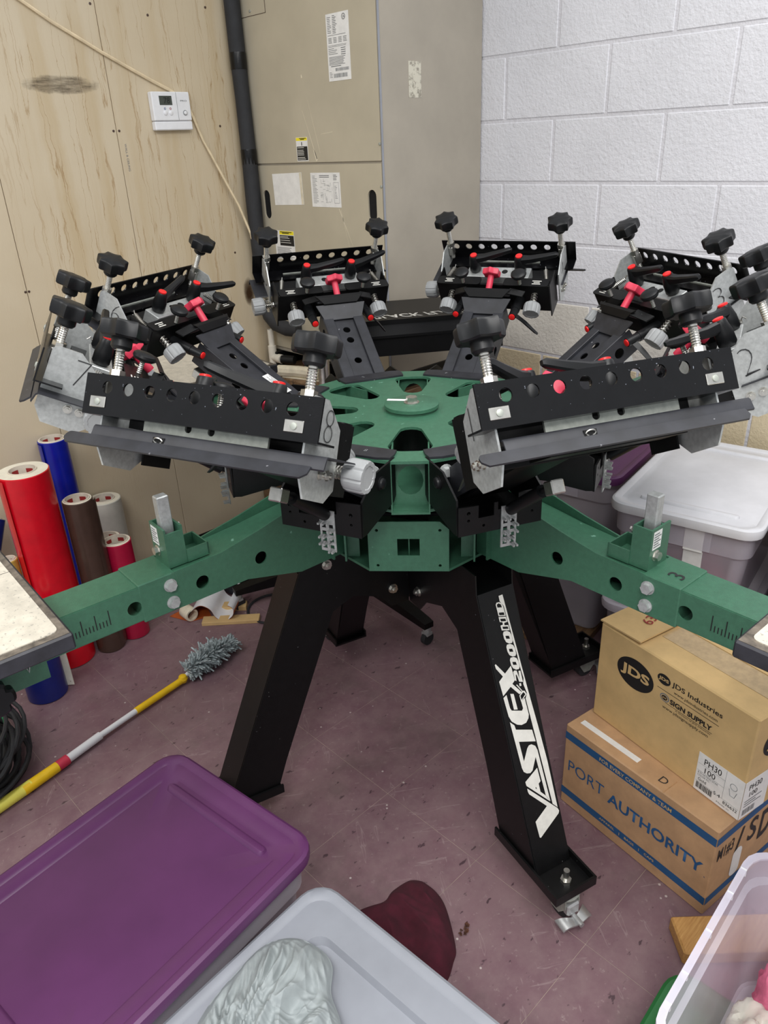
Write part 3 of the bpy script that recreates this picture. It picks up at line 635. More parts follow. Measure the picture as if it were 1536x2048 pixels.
# station arms
side = [(0.25, 0.752), (0.37, 0.7505), (0.50, 0.786), (0.655, 0.786), (0.655, 0.865), (0.55, 0.867), (0.46, 0.884), (0.36, 0.908), (0.25, 0.908)]
HW = 0.043
for k in range(4):
    az = AA + 45 + 90 * k
    X = rot(az); I = Matrix.Identity(4)
    arm = inst('armtop', MB().loft([[(r, y, z) for y, z in ((-HW + 0.003, zt), (HW - 0.003, zt), (HW - 0.003, zt - 0.004), (-HW + 0.003, zt - 0.004))] for r, zt in ((0.30, 0.886), (0.40, 0.876), (0.46, 0.869), (0.55, 0.863), (0.655, 0.862))]).loft([[(r, y, z) for y, z in ((-HW + 0.003, zt), (HW - 0.003, zt), (HW - 0.003, zt + 0.004), (-HW + 0.003, zt + 0.004))] for r, zt in ((0.30, 0.753), (0.37, 0.753), (0.50, 0.788), (0.655, 0.788))]), 'station_arm', 'green', pr, X)
    for s in (-1, 1):
        inst('armside%d' % s, MB().plate(side, [circ(0.464, 0.822, 0.0138, 20), circ(0.597, 0.821, 0.0138, 20)], s * HW - 0.0018, s * HW + 0.0018, XZ), 'side_plate', 'green', arm, I)
    inst('armin', MB().box(0.32, 0.64, -0.006, 0.006, 0.80, 0.845), 'inner_dark_slab', 'void', arm, I)  # near-black slab that darkens the inside behind the side plate holes
    inst('armflange', MB().box(0.288, 0.292, -0.056, 0.056, 0.752, 0.864), 'root_flange', 'green', arm, I)
    # outer tube with sleeve (the two far arms are slid in)
    near = k in (0, 3) or k == 2
    RL = 1.34 if near else 1.05; kk = 'n' if near else 'f'
    tb = MB()
    for s in (-1, 1): tb.plate(rect(0.72, RL, 0.792, 0.8605), [circ(0.735, 0.822, 0.0138, 20)], s * (HW - 0.001) - 0.0015, s * (HW - 0.001) + 0.0015, XZ)
    tb.box(0.72, RL, -HW + 0.001, HW - 0.001, 0.858, 0.862).box(0.72, RL, -HW + 0.001, HW - 0.001, 0.790, 0.794).box(0.74, RL - 0.04, -0.006, 0.006, 0.80, 0.85)
    tube = inst('outer_tube' + kk, tb, 'outer_tube', 'green', pr, X)
    sl = inst('sleeve', MB().box(0.648, 0.722, -HW - 0.0022, HW + 0.0022, 0.785, 0.8655, b=0.002), 'sleeve', 'green', pr, X)
    for s in (-1, 1):
        tk = MB()
        for i in range(26):
            r = 0.782 + 0.0062 * i; h = 0.030 if i % 4 == 0 else 0.012
            tk.box(r, r + 0.0017, s * (HW + 0.0005) - 0.0006, s * (HW + 0.0005) + 0.0006, 0.810, 0.810 + h)
        inst('ticks%d' % s, tk, 'ruler_marks', 'print_black', tube, I)
        for z in (0.805, 0.842):
            inst('sb%d%.3f' % (s, z), MB().lathe([(0.013, 0), (0.013, 0.002)], 16, axes((0.662, s * 0.0453, z), (1, 0, 0), (0, 0, 1), (0, s, 0))).hexn((0.662, s * 0.047, z), (0.662, s * 0.055, z), 0.0105), 'bolt', 'zinc', sl, I)
    # registration post with zinc stop bar and small tray
    ps = MB()
    ps.box(0.612, 0.616, -0.032, 0.028, 0.865, 0.945).box(0.646, 0.650, -0.032, 0.028, 0.865, 0.945).box(0.616, 0.646, -0.032, -0.028, 0.865, 0.945).box(0.616, 0.646, 0.024, 0.028, 0.865, 0.935)
    post = inst('rpost', ps, 'registration_post', 'green', pr, X)
    inst('rbar', MB().box(0.619, 0.643, -0.012, 0.008, 0.87, 1.002, b=0.002), 'stop_bar', 'zinc', post, I)
    inst('rtray', MB().box(0.566, 0.612, -0.034, 0.030, 0.8655, 0.868).box(0.566, 0.569, -0.034, 0.030, 0.868, 0.892).box(0.566, 0.612, -0.034, -0.031, 0.868, 0.892).box(0.566, 0.612, 0.027, 0.030, 0.868, 0.892), 'tray', 'green', post, I)
    inst('rb1', MB().hexn((0.6135, -0.0035 - 0.012, 0.927), (0.603, -0.0155, 0.927), 0.0075).cyl((0.604, -0.0155, 0.927), (0.598, -0.0155, 0.927), 0.004, n=8).hexn((0.650, -0.012, 0.89), (0.659, -0.012, 0.89), 0.0085).lathe([(0.011, 0), (0.011, 0.0015)], 14, axes((0.6495, -0.012, 0.89), (0, 1, 0), (0, 0, 1), (1, 0, 0))), 'bolt', 'steel', post, I)
    stick = inst('rst', MB().plate(rect(-0.026, 0.0, 0.904, 0.940), [], 0.6502, 0.6506, YZ), 'sticker', 'paper', post, I)
    ft = MB()
    for i in range(6): ft.box(0.6507, 0.6508, -0.024, -0.002 - 0.006 * (i % 2), 0.908 + 0.005 * i, 0.9105 + 0.005 * i)
    inst('rst2', ft, 'fine_print', 'print_grey', stick, I)
    if k == 0:
        text(pr, '3', rot(az) @ axes((0.71, -0.02, 0.8665), (0, 1, 0), (-1, 0, 0), (0, 0, 1)) , 0.016, 0.03, 'marker')
    # pallet support bracket under the pallet
    if not near: continue
    br = inst('brk', MB().box(0.905, 1.25, -0.062, -0.046, 0.77, 0.894).box(0.905, 1.25, 0.046, 0.062, 0.77, 0.894).box(0.905, 1.25, -0.062, 0.062, 0.866, 0.894), 'pallet_bracket', 'green', pr, X)
    for s in (-1, 1):
        kb = []
        n = 48
        ring = lambda rr, h: [(1.0 + rr * (1 - 0.22 * max(0, math.cos(5 * 2 * PI * i / n)) ** 2) * math.cos(2 * PI * i / n), s * 0.085 + s * h, 0.795 + rr * (1 - 0.22 * max(0, math.cos(5 * 2 * PI * i / n)) ** 2) * math.sin(2 * PI * i / n)) for i in range(n)]
        inst('pk%d' % s, MB().loft([ring(0.028, 0), ring(0.031, 0.004), ring(0.031, 0.018), ring(0.026, 0.022)]).cyl((1.0, s * 0.06, 0.795), (1.0, s * 0.09, 0.795), 0.011, n=12), 'tension_knob', 'plastic', br, I)
        inst('pn%d' % s, MB().tube([(0.93, s * 0.063, 0.86), (0.935, s * 0.068, 0.84), (0.94, s * 0.068, 0.815), (0.936, s * 0.068, 0.80), (0.932, s * 0.068, 0.815), (0.935, s * 0.068, 0.835)], 0.0016, 5).cyl((0.915, s * 0.066, 0.88), (0.915, s * 0.066, 0.865), 0.006, n=10), 'lock_pin', 'zinc', br, I)
# printing pallets
for az, lab in ((AA - 45, 'cream-topped black printing pallet on the left station arm'), (AA + 45, 'cream-topped black printing pallet on the right station arm'), (AA + 225, 'cream-topped printing pallet on the far arm, half hidden behind the left print heads')):
    a = R(az)
    pl = thing('printing_pallet', lab, 'pallet', (CX + 0.885 * math.cos(a), CY + 0.885 * math.sin(a), 0.894), a, 'printing pallets')
    MB().box(0, 0.56, -0.203, 0.203, 0.0, 0.029, b=0.003).build('board', 'palletedge', pl)
    MB().plate(rect(0.004, 0.556, -0.199, 0.199), [], 0.0288, 0.0298).build('worn_top', 'mdf', pl)
    MB().plate([(x + 0.28, y) for x, y in rrect(0.53, 0.372, 0.012, 4)], [], 0.0298, 0.0314).build('adhesive_sheet', 'cream', pl)
    MB().box(0.014, 0.54, -0.0605, -0.0595, 0.0314, 0.0317).build('centre_line', 'print_black', pl)

# ------------------------------------------------------------------ carousel
F0 = -136.9
ca = thing('carousel', 'green rotating carousel plate with eight rounded openings at the top of the press', 'carousel', (CX, CY, 0.90))
def gp(k, r, t):
    a = R(F0 + 45 * k); return (r * math.cos(a) - t * math.sin(a), r * math.sin(a) + t * math.cos(a))
outer = []
holes = []
for k in range(8):
    outer += [gp(k, 0.322, -0.038), gp(k, 0.322, 0.038)]
    h = []
    for (cr, ct, rr, a0, a1) in ((0.238, 0.016, 0.030, 0, 90), (0.150, 0.0, 0.026, 90, 270), (0.238, -0.016, 0.030, 270, 360)):
        for i in range(7):
            b = R(a0 + (a1 - a0) * i / 6); h.append(gp(k, cr + rr * math.cos(b), ct + rr * math.sin(b)))
    holes.append(h)
MB().plate(outer, holes, 0.109, 0.115).build('top_plate', 'green', ca)
MB().plate([(x * 0.97, y * 0.97) for x, y in outer], [circ(0, 0, 0.05)], 0.0, 0.006).build('lower_plate', 'green', ca)
hubc = MB().lathe([(0.058, 0.115), (0.058, 0.119), (0.052, 0.119), (0.052, 0.1215), (0.063, 0.1215), (0.063, 0.129), (0.0615, 0.130)], 40).build('hub_cap', 'green', ca)
MB().lathe([(0.018, 0.130), (0.018, 0.132)], 20).hexn((0, 0, 0.132), (0, 0, 0.144), 0.0135).build('centre_bolt', 'steel', hubc)
MB().box(-0.028, 0.028, -0.006, 0.006, 0.1301, 0.1306, T((-0.005, 0.036, 0)) @ Matrix.Rotation(R(-55), 4, 'Z')).build('name_strip', 'paper', hubc)
for k in range(8):
    X = rot(F0 + 45 * k)
    bx = MB().box(0.20, 0.322, -0.039, -0.036, 0.0, 0.109).box(0.20, 0.322, 0.036, 0.039, 0.0, 0.109).box(0.20, 0.322, -0.036, 0.036, 0.0, 0.004)
    bx.plate([(-0.036, 0.004), (0.036, 0.004), (0.036, 0.109), (-0.036, 0.109)], [[(0.026 * math.cos(q * PI / 8), 0.06 + 0.032 * math.sin(q * PI / 8)) for q in range(16)]], 0.285, 0.288, YZ)
    inst('spacer', bx, 'spacer_box', 'green', ca, X)

# ------------------------------------------------------------------ print heads
PX, PZ = 0.356, 0.987                      # hinge: radius from the hub and height
ox, oz = -0.061, 0.047                     # arm drawing (a along the arm, n across it) to hinge coordinates
def A(x, y, z): return (x + ox, y, z + oz)
TO = T((ox, 0, oz))
def starpoly(R0, n=84, lobes=7, depth=0.15):
    out = []
    for i in range(n):
        a = 2 * PI * i / n; r = R0 * min(0.985, 1 - depth * abs(math.cos(lobes * a / 2)) ** 0.9)
        out.append((r * math.cos(a), r * math.sin(a)))
    return out
def starknob(mb, R0, h0, h1, X, lobes=7, depth=0.2):
    P = lambda s, h: [(x * s, y * s, h) for x, y in starpoly(R0, 12 * lobes, lobes, depth)]
    b = (h1 - h0) * 0.16
    return mb.loft([P(0.88, h0), P(0.97, h0 + b * 0.6), P(1.0, h0 + 2 * b), P(1.0, h1 - b), P(0.97, h1 - b * 0.3), P(0.92, h1), P(0.5, h1 + b * 0.5)], X=X)
def greyknob(mb, p0, p1, R0):
    F = frame(p0, p1); L = (Vector(p1) - Vector(p0)).length; n = 54
    P = lambda s, h: [(s * (1 - (0.07 if i % 6 == 0 else 0)) * math.cos(2 * PI * i / n), s * (1 - (0.07 if i % 6 == 0 else 0)) * math.sin(2 * PI * i / n), h) for i in range(n)]
    return mb.loft([P(R0 * 0.8, 0), P(R0 * 0.93, L * 0.08), P(R0, L * 0.25), P(R0, L * 0.9), P(R0 * 0.95, L), P(R0 * 0.72, L), P(R0 * 0.7, L * 0.965)], X=F)

GRP = 'print heads around the carousel'
h0 = thing('print_head', 'x', 'print head', (0, 0, 0), 0, GRP)
TILT = []
def fx(mb, name, m, parent=h0): return mb.build(name, m, parent)
def tl(mb, name, m, parent=None):
    o = mb.build(name, m, parent or h0)
    if parent is None: TILT.append(o.name)
    return o
S_ = T((-PX, 0, -PZ))
# fixed hinge bracket
fx(MB().plate([(0.262, -0.080), (0.284, -0.085), (0.305, -0.085), (0.312, -0.06), (0.312, 0.06), (0.305, 0.085), (0.284, 0.085), (0.262, 0.080)], [], 1.0155, 1.020, S_), 'base_strip', 'greyblack')
ck = [(0.29, 1.0155), (0.375, 1.0155), (0.436, 0.982), (0.4395, 0.912), (0.425, 0.910), (0.30, 0.925), (0.29, 0.935)]
for s in (-1, 1):
    c = fx(MB().plate(ck, [], s * 0.0865 - 0.002, s * 0.0865 + 0.002, S_ @ XZ), 'side_cheek', 'black')
    MB().lathe([(0.014, 0), (0.014, 0.002), (0.0115, 0.0022), (0.0105, 0.006), (0.006, 0.009)], 16, axes((0, s * 0.0885, 0), (1, 0, 0), (0, 0, 1), (0, s, 0))).build('hinge_bolt', 'plastic', c)
    MB().lathe([(0.014, 0), (0.014, 0.002)], 14, axes((-0.025, s * 0.062, 0.010), (0, 1, 0), (0, 0, 1), (1, 0, 0))).hexn((-0.024, s * 0.062, 0.010), (-0.012, s * 0.062, 0.010), 0.0095).build('stop_bolt', 'zinc', c)
gt = [(-0.0865, 0.910), (0.0865, 0.910), (0.0865, 0.978), (0.036, 0.978), (0.036, 0.952), (-0.006, 0.952), (-0.006, 0.968), (-0.014, 0.968), (-0.014, 0.942), (-0.046, 0.942), (-0.046, 0.968), (-0.0865, 0.968)]
fx(MB().plate(gt, [circ(-0.066, 0.955, 0.004, 8), circ(-0.066, 0.94, 0.003, 8), circ(-0.035, 0.925, 0.003, 8), circ(0.066, 0.955, 0.004, 8), (circ(0.066, 0.935, 0.003, 8))], 0.4385, 0.4425, S_ @ YZ), 'gate_plate', 'black')
fx(MB().box(0.30, 0.438, -0.084, 0.084, 0.918, 0.922, S_).box(0.30, 0.303, -0.084, 0.084, 0.922, 1.0155, S_), 'bracket_floor', 'black')
cb = MB().plate(rect(0.0, 0.032, 0.872, 0.958), [rect(x, x + 0.009, 0.878 + i * 0.0145, 0.886 + i * 0.0145) for i in range(4) for x in (0.004, 0.019)], 0.443, 0.4455, S_ @ YZ)
for i in range(5):
    for y in (0.003, 0.0125, 0.022, 0.029):
        if (i + int(y * 1000)) % 3: cb.box(0.4455, 0.458, y - 0.0018, y + 0.0018, 0.874 + i * 0.0145, 0.878 + i * 0.0145, S_)
fx(cb, 'spring_comb', 'zinc')
ls = fx(MB().cyl((0.095, 0.016, -0.035), (0.20, 0.016, 0.045), 0.0115, n=14).cyl((0.085, 0.016, -0.042), (0.23, 0.016, 0.068), 0.005, n=10), 'lift_spring', 'plastic')
MB().box(-0.014, 0.014, -0.012, 0.012, -0.012, 0.012, T((0.235, 0.016, 0.066)) @ Matrix.Rotation(R(-30), 4, 'Y'), b=0.002).build('spring_clevis', 'steel', ls)
# arm: two raised rails and a recessed web between them
XA = TO @ T((0.06, 0, -0.021)) @ Matrix.Rotation(R(-6.7), 4, 'Y') @ T((-0.06, 0, 0))
am = MB()
am.plate(rect(0.02, 0.29, -0.031, 0.031), [circ(0.195, 0, 0.0105), circ(0.233, 0, 0.0105), circ(0.12, 0, 0.0105)], -0.011, -0.008, XA)
for s in (-1, 1):
    am.box(0.03, 0.29, s * 0.0435 - 0.0145, s * 0.0435 + 0.0145, -0.008, 0.0, XA, b=0.001)
    am.plate([(0.02, -0.03), (0.05, -0.06), (0.30, -0.06), (0.30, -0.002), (0.02, -0.002)], [circ(0.25, -0.033, 0.013), circ(0.165, -0.033, 0.013)], s * 0.0575 - 0.0015, s * 0.0575 + 0.0015, XA @ XZ)
tl(am, 'arm', 'greyblack')
tl(MB().box(0.05, 0.30, -0.05, 0.05, -0.066, -0.060, XA), 'arm_bottom', 'black')
def sheet(mb, pts, th=0.003):
    """bent sheet: list of (a, n, halfwidth)"""
    rings = [[A(a, -w_, n), A(a, w_, n), A(a, w_, n + th), A(a, -w_, n + th)] for a, n, w_ in pts]
    return mb.loft(rings)
tl(sheet(MB(), [(0.268, -0.001, 0.054), (0.306, 0.022, 0.0715)]), 'collar_plate', 'greyblack')
df = sheet(MB(), [(0.304, 0.027, 0.048), (0.316, 0.040, 0.064), (0.324, 0.041, 0.070)])
for s in (-1, 1):
    df.loft([[A(a, s * y, n), A(a, s * y, n + 0.003), A(a + 0.022, s * (y + 0.004), n + 0.003), A(a + 0.022, s * (y + 0.004), n)] for a, y, n in ((0.312, 0.060, 0.036), (0.322, 0.098, 0.018))])
tl(df, 'deflector', 'black')
cbm = MB().box(0.362, 0.368, -0.165, 0.165, -0.061, 0.026, TO, b=0.001).box(0.368, 0.40, -0.15, 0.15, -0.045, -0.005, TO).box(0.33, 0.362, -0.06, 0.06, -0.03, 0.012, TO)
for s in (-1, 1): cbm.box(0.364, 0.43, s * 0.1645 - 0.0015, s * 0.1645 + 0.0015, -0.080, 0.027, TO)
tl(cbm, 'crossbar', 'black')
for s in (-1, 1):
    lp = tl(MB().plate([(x + 0.372, y + s * 0.098) for x, y in rrect(0.032, 0.128, 0.008, 3)], [], 0.0265, 0.030, TO), 'adjuster_plate', 'black')
    fp = MB()
    for i, (q0, q1) in enumerate(((-0.012, 0.012), (-0.009, 0.008), (-0.013, 0.013))):
        fp.box(0.364 + i * 0.006, 0.3665 + i * 0.006, s * 0.128 + q0, s * 0.128 + q1, 0.0301, 0.0303, TO)
    fp.build('fine_print', 'print_white', lp)
    km = tl(MB().lathe([(0.009, 0.055), (0.019, 0.058), (0.0215, 0.063), (0.0205, 0.068), (0.016, 0.0715), (0.006, 0.073)], 24, T(A(0.362, s * 0.083, 0))), 'thumb_knob', 'plastic')
    MB().lathe([(0.0045, 0.030)] + [(0.0045 + 0.0007 * (i % 2), 0.030 + 0.0018 * i) for i in range(1, 15)] + [(0.0045, 0.057)], 10, T(A(0.362, s * 0.083, 0))).build('screw_stem', 'steel', km)
    sp = tl(MB().spring(A(0.394, s * 0.149, 0.013), A(0.441, s * 0.136, 0.017), 0.0052, 13, 0.0014), 'extension_spring', 'steel')
    MB().tube([A(0.384, s * 0.152, 0.012), A(0.389, s * 0.150, 0.018), A(0.394, s * 0.149, 0.015)], 0.0013, 5).tube([A(0.441, s * 0.136, 0.017), A(0.447, s * 0.134, 0.024), A(0.452, s * 0.133, 0.017)], 0.0013, 5).build('spring_hook', 'steel', sp)
    # micro-registration knobs in front of the crossbar
    gk = tl(greyknob(MB(), A(0.333, s * 0.123, -0.013), A(0.303, s * 0.124, -0.024), 0.0235), 'registration_knob', 'grey')
    MB().spring(A(0.363, s * 0.122, -0.004), A(0.333, s * 0.123, -0.013), 0.0085, 4, 0.0014).build('coil_spring', 'steel', gk)
    MB().cyl(A(0.37, s * 0.122, -0.001), A(0.325, s * 0.1235, -0.016), 0.005, n=10).build('threaded_rod', 'steel', gk)
    # ratchet handles beside the arm
    rh = tl(MB().cyl(A(0.36, s * 0.079, -0.022), A(0.300, s * 0.081, -0.011), 0.0135, 0.0125, n=16).cyl(A(0.305, s * 0.081, -0.012), A(0.268, s * 0.082, -0.005), 0.0115, 0.0105, n=16), 'ratchet_handle', 'plastic')
    MB().lathe([(0.0085, 0), (0.0085, 0.003), (0.006, 0.004)], 14, frame(A(0.2685, s * 0.082, -0.005), A(0.24, s * 0.083, 0.0))).build('red_cap', 'red', rh)
    if s < 0:
        MB().loft([[tuple(Vector(A(a, y, n)) + Vector(q)) for q in ((-w_ * 0.6, -w_ * 0.6, -w_ * 0.4), (w_ * 0.6, -w_ * 0.6, -w_ * 0.4), (w_ * 0.6, w_ * 0.6, w_ * 0.4), (-w_ * 0.6, w_ * 0.6, w_ * 0.4))] for a, y, n, w_ in ((0.282, -0.084, -0.008, 0.012), (0.283, -0.108, -0.032, 0.010), (0.284, -0.140, -0.074, 0.007))]).build('lever', 'plastic', rh)
# zinc slide block with two clamp levers
zb = tl(MB().box(0.405, 0.448, -0.094, 0.092, -0.022, 0.018, TO, b=0.0015), 'slide_block', 'zinc')
for y in (-0.02, 0.012):
    MB().lathe([(0.0085, 0), (0.0085, 0.0006)], 16, T(A(0.428, y, 0.018))).build('bore', 'void', zb)
LEV = {}
for s in (1, -1):
    y = s * 0.0666; ang = -86 if s > 0 else -89
    lv = tl(MB().lathe([(0.0125, 0.018), (0.0165, 0.024), (0.0165, 0.045), (0.0135, 0.060), (0.0125, 0.068), (0.011, 0.070)], 18, T(A(0.43, y, 0))), 'clamp_lever', 'plastic'); LEV[lv.name] = s
    MB().lathe([(0.0095, 0.070), (0.0095, 0.073), (0.0065, 0.074)], 16, T(A(0.43, y, 0))).build('red_cap', 'red', lv)
    d = Vector((math.cos(R(ang)), math.sin(R(ang)), 0)); n_ = Vector((-d.y, d.x, 0)); b0 = Vector(A(0.43, y, 0.058))
    rg = []
    for q, wd, hh, zz in ((0.006, 0.011, 0.012, 0), (0.03, 0.009, 0.010, 0.002), (0.075, 0.0075, 0.008, 0.012), (0.103, 0.007, 0.007, 0.019), (0.11, 0.004, 0.004, 0.020)):
        c = b0 + d * q + Vector((0, 0, zz)); rg.append([tuple(c + n_ * (wd * u) + Vector((0, 0, hh * v))) for u, v in ((-1, -.6), (-.6, -1), (.6, -1), (1, -.6), (1, .6), (.6, 1), (-.6, 1), (-1, .6))])
    MB().loft(rg).build('lever_grip', 'plastic', lv)
# crimson centre screw
rk = tl(starknob(MB(), 0.0265, 0.0, 0.017, frame(A(0.371, 0, 0.0485), A(0.394, 0, 0.0615)), 6, 0.2), 'centre_knob', 'pink')
MB().cyl(A(0.332, 0, 0.0265), A(0.374, 0, 0.0502), 0.009, n=14).build('knob_stem', 'pink', rk)
# side-shift knob on one side
gk = tl(greyknob(MB(), A(0.416, 0.192, -0.044), A(0.416, 0.226, -0.046), 0.0245), 'registration_knob', 'grey')
MB().spring(A(0.416, 0.166, -0.044), A(0.416, 0.192, -0.044), 0.009, 5, 0.0015).build('coil_spring', 'steel', gk)
MB().cyl(A(0.416, 0.15, -0.044), A(0.416, 0.2, -0.044), 0.005, n=10).build('threaded_rod', 'steel', gk)
# zinc side plates
zp = [(0.426, 0.014), (0.470, 0.050), (0.508, 0.050), (0.517, 0.044), (0.518, -0.062), (0.502, -0.088), (0.444, -0.091), (0.420, -0.072)]
SIDE = {}
for s in (-1, 1):
    o = tl(MB().plate(zp, [], s * 0.1745 - 0.0016, s * 0.1745 + 0.0016, TO @ XZ), 'zinc_side_plate', 'zinc'); SIDE[s] = o.name
    for a in (0.446, 0.466):
        MB().lathe([(0.008, 0), (0.008, 0.0012)], 14, axes(A(a, s * 0.1761, -0.052), (1, 0, 0), (0, 0, 1), (0, s, 0))).hexn(A(a, s * 0.177, -0.052), A(a, s * 0.183, -0.052), 0.0064).cyl(A(a, s * 0.183, -0.052), A(a, s * 0.1855, -0.052), 0.0032, n=8).build('bolt', 'steel', o)
# perforated clamp channel
wb = MB().plate(rect(-0.200, 0.202, -0.015, 0.045), [circ(-0.158 + 0.0395 * i, 0.026, 0.0094, 20) for i in range(9)], 0.529, 0.532, TO @ YZ)
wb.box(0.485, 0.529, -0.200, 0.202, -0.015, -0.012, TO)
ch = tl(wb, 'clamp_channel', 'blackgloss')
for y in (-0.172, 0.164):
    sq = MB().box(0.532, 0.5335, y - 0.0145, y + 0.0145, -0.004, 0.012, TO, b=0.0006).build('washer_plate', 'steel', ch)
    MB().lathe([(0.005, 0), (0.005, 0.0012), (0.003, 0.002)], 12, axes(A(0.5335, y, 0.004), (0, 1, 0), (0, 0, 1), (1, 0, 0))).build('screw', 'zincdull', ch)
# lower jaw: shelf, upright strip and flared lip
def strip(mb, pts, y0, y1, th=0.003):
    return mb.loft([[A(a, y, n) for a, n in pts] + [A(a - th * 0.7, y, n - th * 0.7) for a, n in reversed(pts)] for y in (y0, y1)])
jaw = tl(strip(MB(), [(0.44, -0.029), (0.520, -0.029), (0.523, -0.032), (0.527, -0.0465)], -0.182, 0.214), 'lower_jaw', 'greyblack')
lip = MB()
lip.plate([(-0.224 + 0.007 - 0.007 * math.cos(R(90 * i / 6)), -0.007 + 0.007 * math.sin(R(90 * i / 6))) for i in range(7)] + [(0.196, 0.0)] + [(0.196, -0.013)] + [(0.188, -0.0215)] + [(-0.216, -0.0215), (-0.224, -0.013)], [], 0, 0.003, axes(A(0.526, 0, -0.046), (0, 1, 0), (-0.66, 0, 0.75), (0.75, 0, 0.66)))
lip.build('jaw_lip', 'greyblack', jaw)
MB().box(0.5242, 0.5262, -0.066, -0.046, -0.0445, -0.0355, TO).build('jaw_slot', 'void', jaw)
MB().tube([A(0.527 + 0.002 * math.sin(a * PI / 5), -0.056 + 0.0075 * math.cos(a * PI / 5), -0.040 + 0.0035 * math.sin(a * PI / 5)) for a in range(10)], 0.0012, 5, True).build('ring', 'steel', jaw)
tl(MB().box(0.45, 0.51, -0.10, 0.12, -0.062, -0.050, TO).box(0.43, 0.475, -0.16, 0.16, -0.026, -0.012, TO), 'jaw_rail', 'black')
tl(MB().plate(rect(-0.10, 0.115, -0.0285, -0.008), [circ(-0.02, -0.017, 0.006), circ(0.02, -0.017, 0.006)], 0.506, 0.510, TO @ YZ), 'backing_bar', 'zincdull')
# star knobs that screw the clamp down
KN = []
for s in (-1, 1):
    P_ = T(A(0.509, s * 0.1655, 0))
    k = tl(starknob(MB(), 0.0355, 0.102, 0.127, P_).lathe([(0.0125, 0.086), (0.0155, 0.090), (0.0155, 0.104)], 18, P_), 'star_knob', 'plastic')
    MB().lathe([(0.0062, -0.010)] + [(0.0062 + 0.0009 * (i % 2), -0.008 + 0.0019 * i) for i in range(50)] + [(0.0062, 0.090)], 12, P_).build('threaded_bolt', 'steel', k)
    KN.append(k.name)
    tl(MB().hexn(A(0.509, s * 0.1655, 0.043), A(0.509, s * 0.1655, 0.055), 0.0115).box(0.499, 0.519, s * 0.1655 - 0.007, s * 0.1655 + 0.007, 0.014, 0.043, TO, b=0.0015), 'clamp_nut', 'steel')

HEADS = {1: (28.3, 'black print head at the front right of the carousel, nearest the right pallet', 0),
         2: (28.3, 'black print head at the right picture edge, zinc plate marked 2', 0),
         3: (29.3, 'black print head at the far right before the white block wall, zinc plate marked 3', 0),
         4: (29.8, 'black print head at the back, before the block wall beside the flash dryer', 0.012),
         5: (28.6, 'black print head at the back in front of the taupe air handler doors', 0.004),
         6: (28.6, 'black print head before the stained panel wall, white sticker on its arm', 0.006),
         7: (28.0, 'black print head at the left picture edge, zinc plate marked 7', 0),
         8: (26.8, 'black print head at the front left of the carousel, zinc plate marked 8', 0)}
LSPIN = {(4, 1): 6, (5, 1): -4, (5, -1): 10, (6, 1): 9, (6, -1): -27, (8, 1): 35, (8, -1): -60, (1, -1): 35, (2, 1): -20, (2, -1): -50}
rk_ = random.Random(5)
heads = {}
for k in range(1, 9):
    heads[k] = h0 if k == 1 else copy_tree(h0)
for k, (tilt, lab, kd) in HEADS.items():
    h = heads[k]; az = R(F0 + 22.5 + 45 * (k - 1))
    h.location = (CX + PX * math.cos(az), CY + PX * math.sin(az), PZ); h.rotation_euler = (0, 0, az)
    h['label'] = lab
    Rm = Matrix.Rotation(-R(tilt), 4, 'Y')
    for c in [q for q in COL.objects if q.parent == h]:
        base = c.name.split('.')[0]
        if any(c.data == bpy.data.objects[t].data for t in TILT):
            dz = 0.0
            if base == 'star_knob': dz = kd + rk_.uniform(-0.004, 0.004)
            c.matrix_basis = Rm @ T((0, 0, dz))
            if base == 'lower_jaw' and k == 1: c.matrix_basis = Rm @ T((0, 0.012, 0))
            if base == 'clamp_lever':
                sg = [v for n_, v in LEV.items() if bpy.data.objects[n_].data == c.data][0]
                dl = LSPIN.get((k, sg), 0); q = Vector(A(0.43, sg * 0.0666, 0))
                c.matrix_basis = Rm @ T(q) @ Matrix.Rotation(R(dl), 4, 'Z') @ T(-q)
        if base == 'base_strip':
            text(c, str(k), T((-PX + 0.292, 0.02, 0.0336)) @ Matrix.Rotation(R(90), 4, 'Z'), None, 0.011, 'print_grey')
        if base == 'zinc_side_plate':
            s = 1 if c.data == bpy.data.objects[SIDE[1]].data else -1
            if (s > 0) == (k >= 5):
                X = axes(A(0.474 if s > 0 else 0.450, s * 0.1768, -0.008 if s > 0 else -0.018), (-s, 0, 0), (0, 0, 1), (0, s, 0))
                text(c, str(k), X, None if k == 1 else 0.024, 0.046, 'marker', bold=-0.034)
    if k == 6:
        ar = [q for q in COL.objects if q.parent == h and q.name.startswith('arm') and not q.name.startswith('arm_')][0]
        sk = MB().plate(rect(0.05, 0.125, 0.008, 0.032), [], 0.0102, 0.0106, TO).build('sticker', 'paper', ar, smooth=0)
        ft = MB()
        for i in range(4): ft.box(0.055, 0.118 - 0.01 * (i % 2), 0.011 + 0.005 * i, 0.0133 + 0.005 * i, 0.0107, 0.0108, TO)
        ft.build('fine_print', 'print_grey', sk, smooth=0)

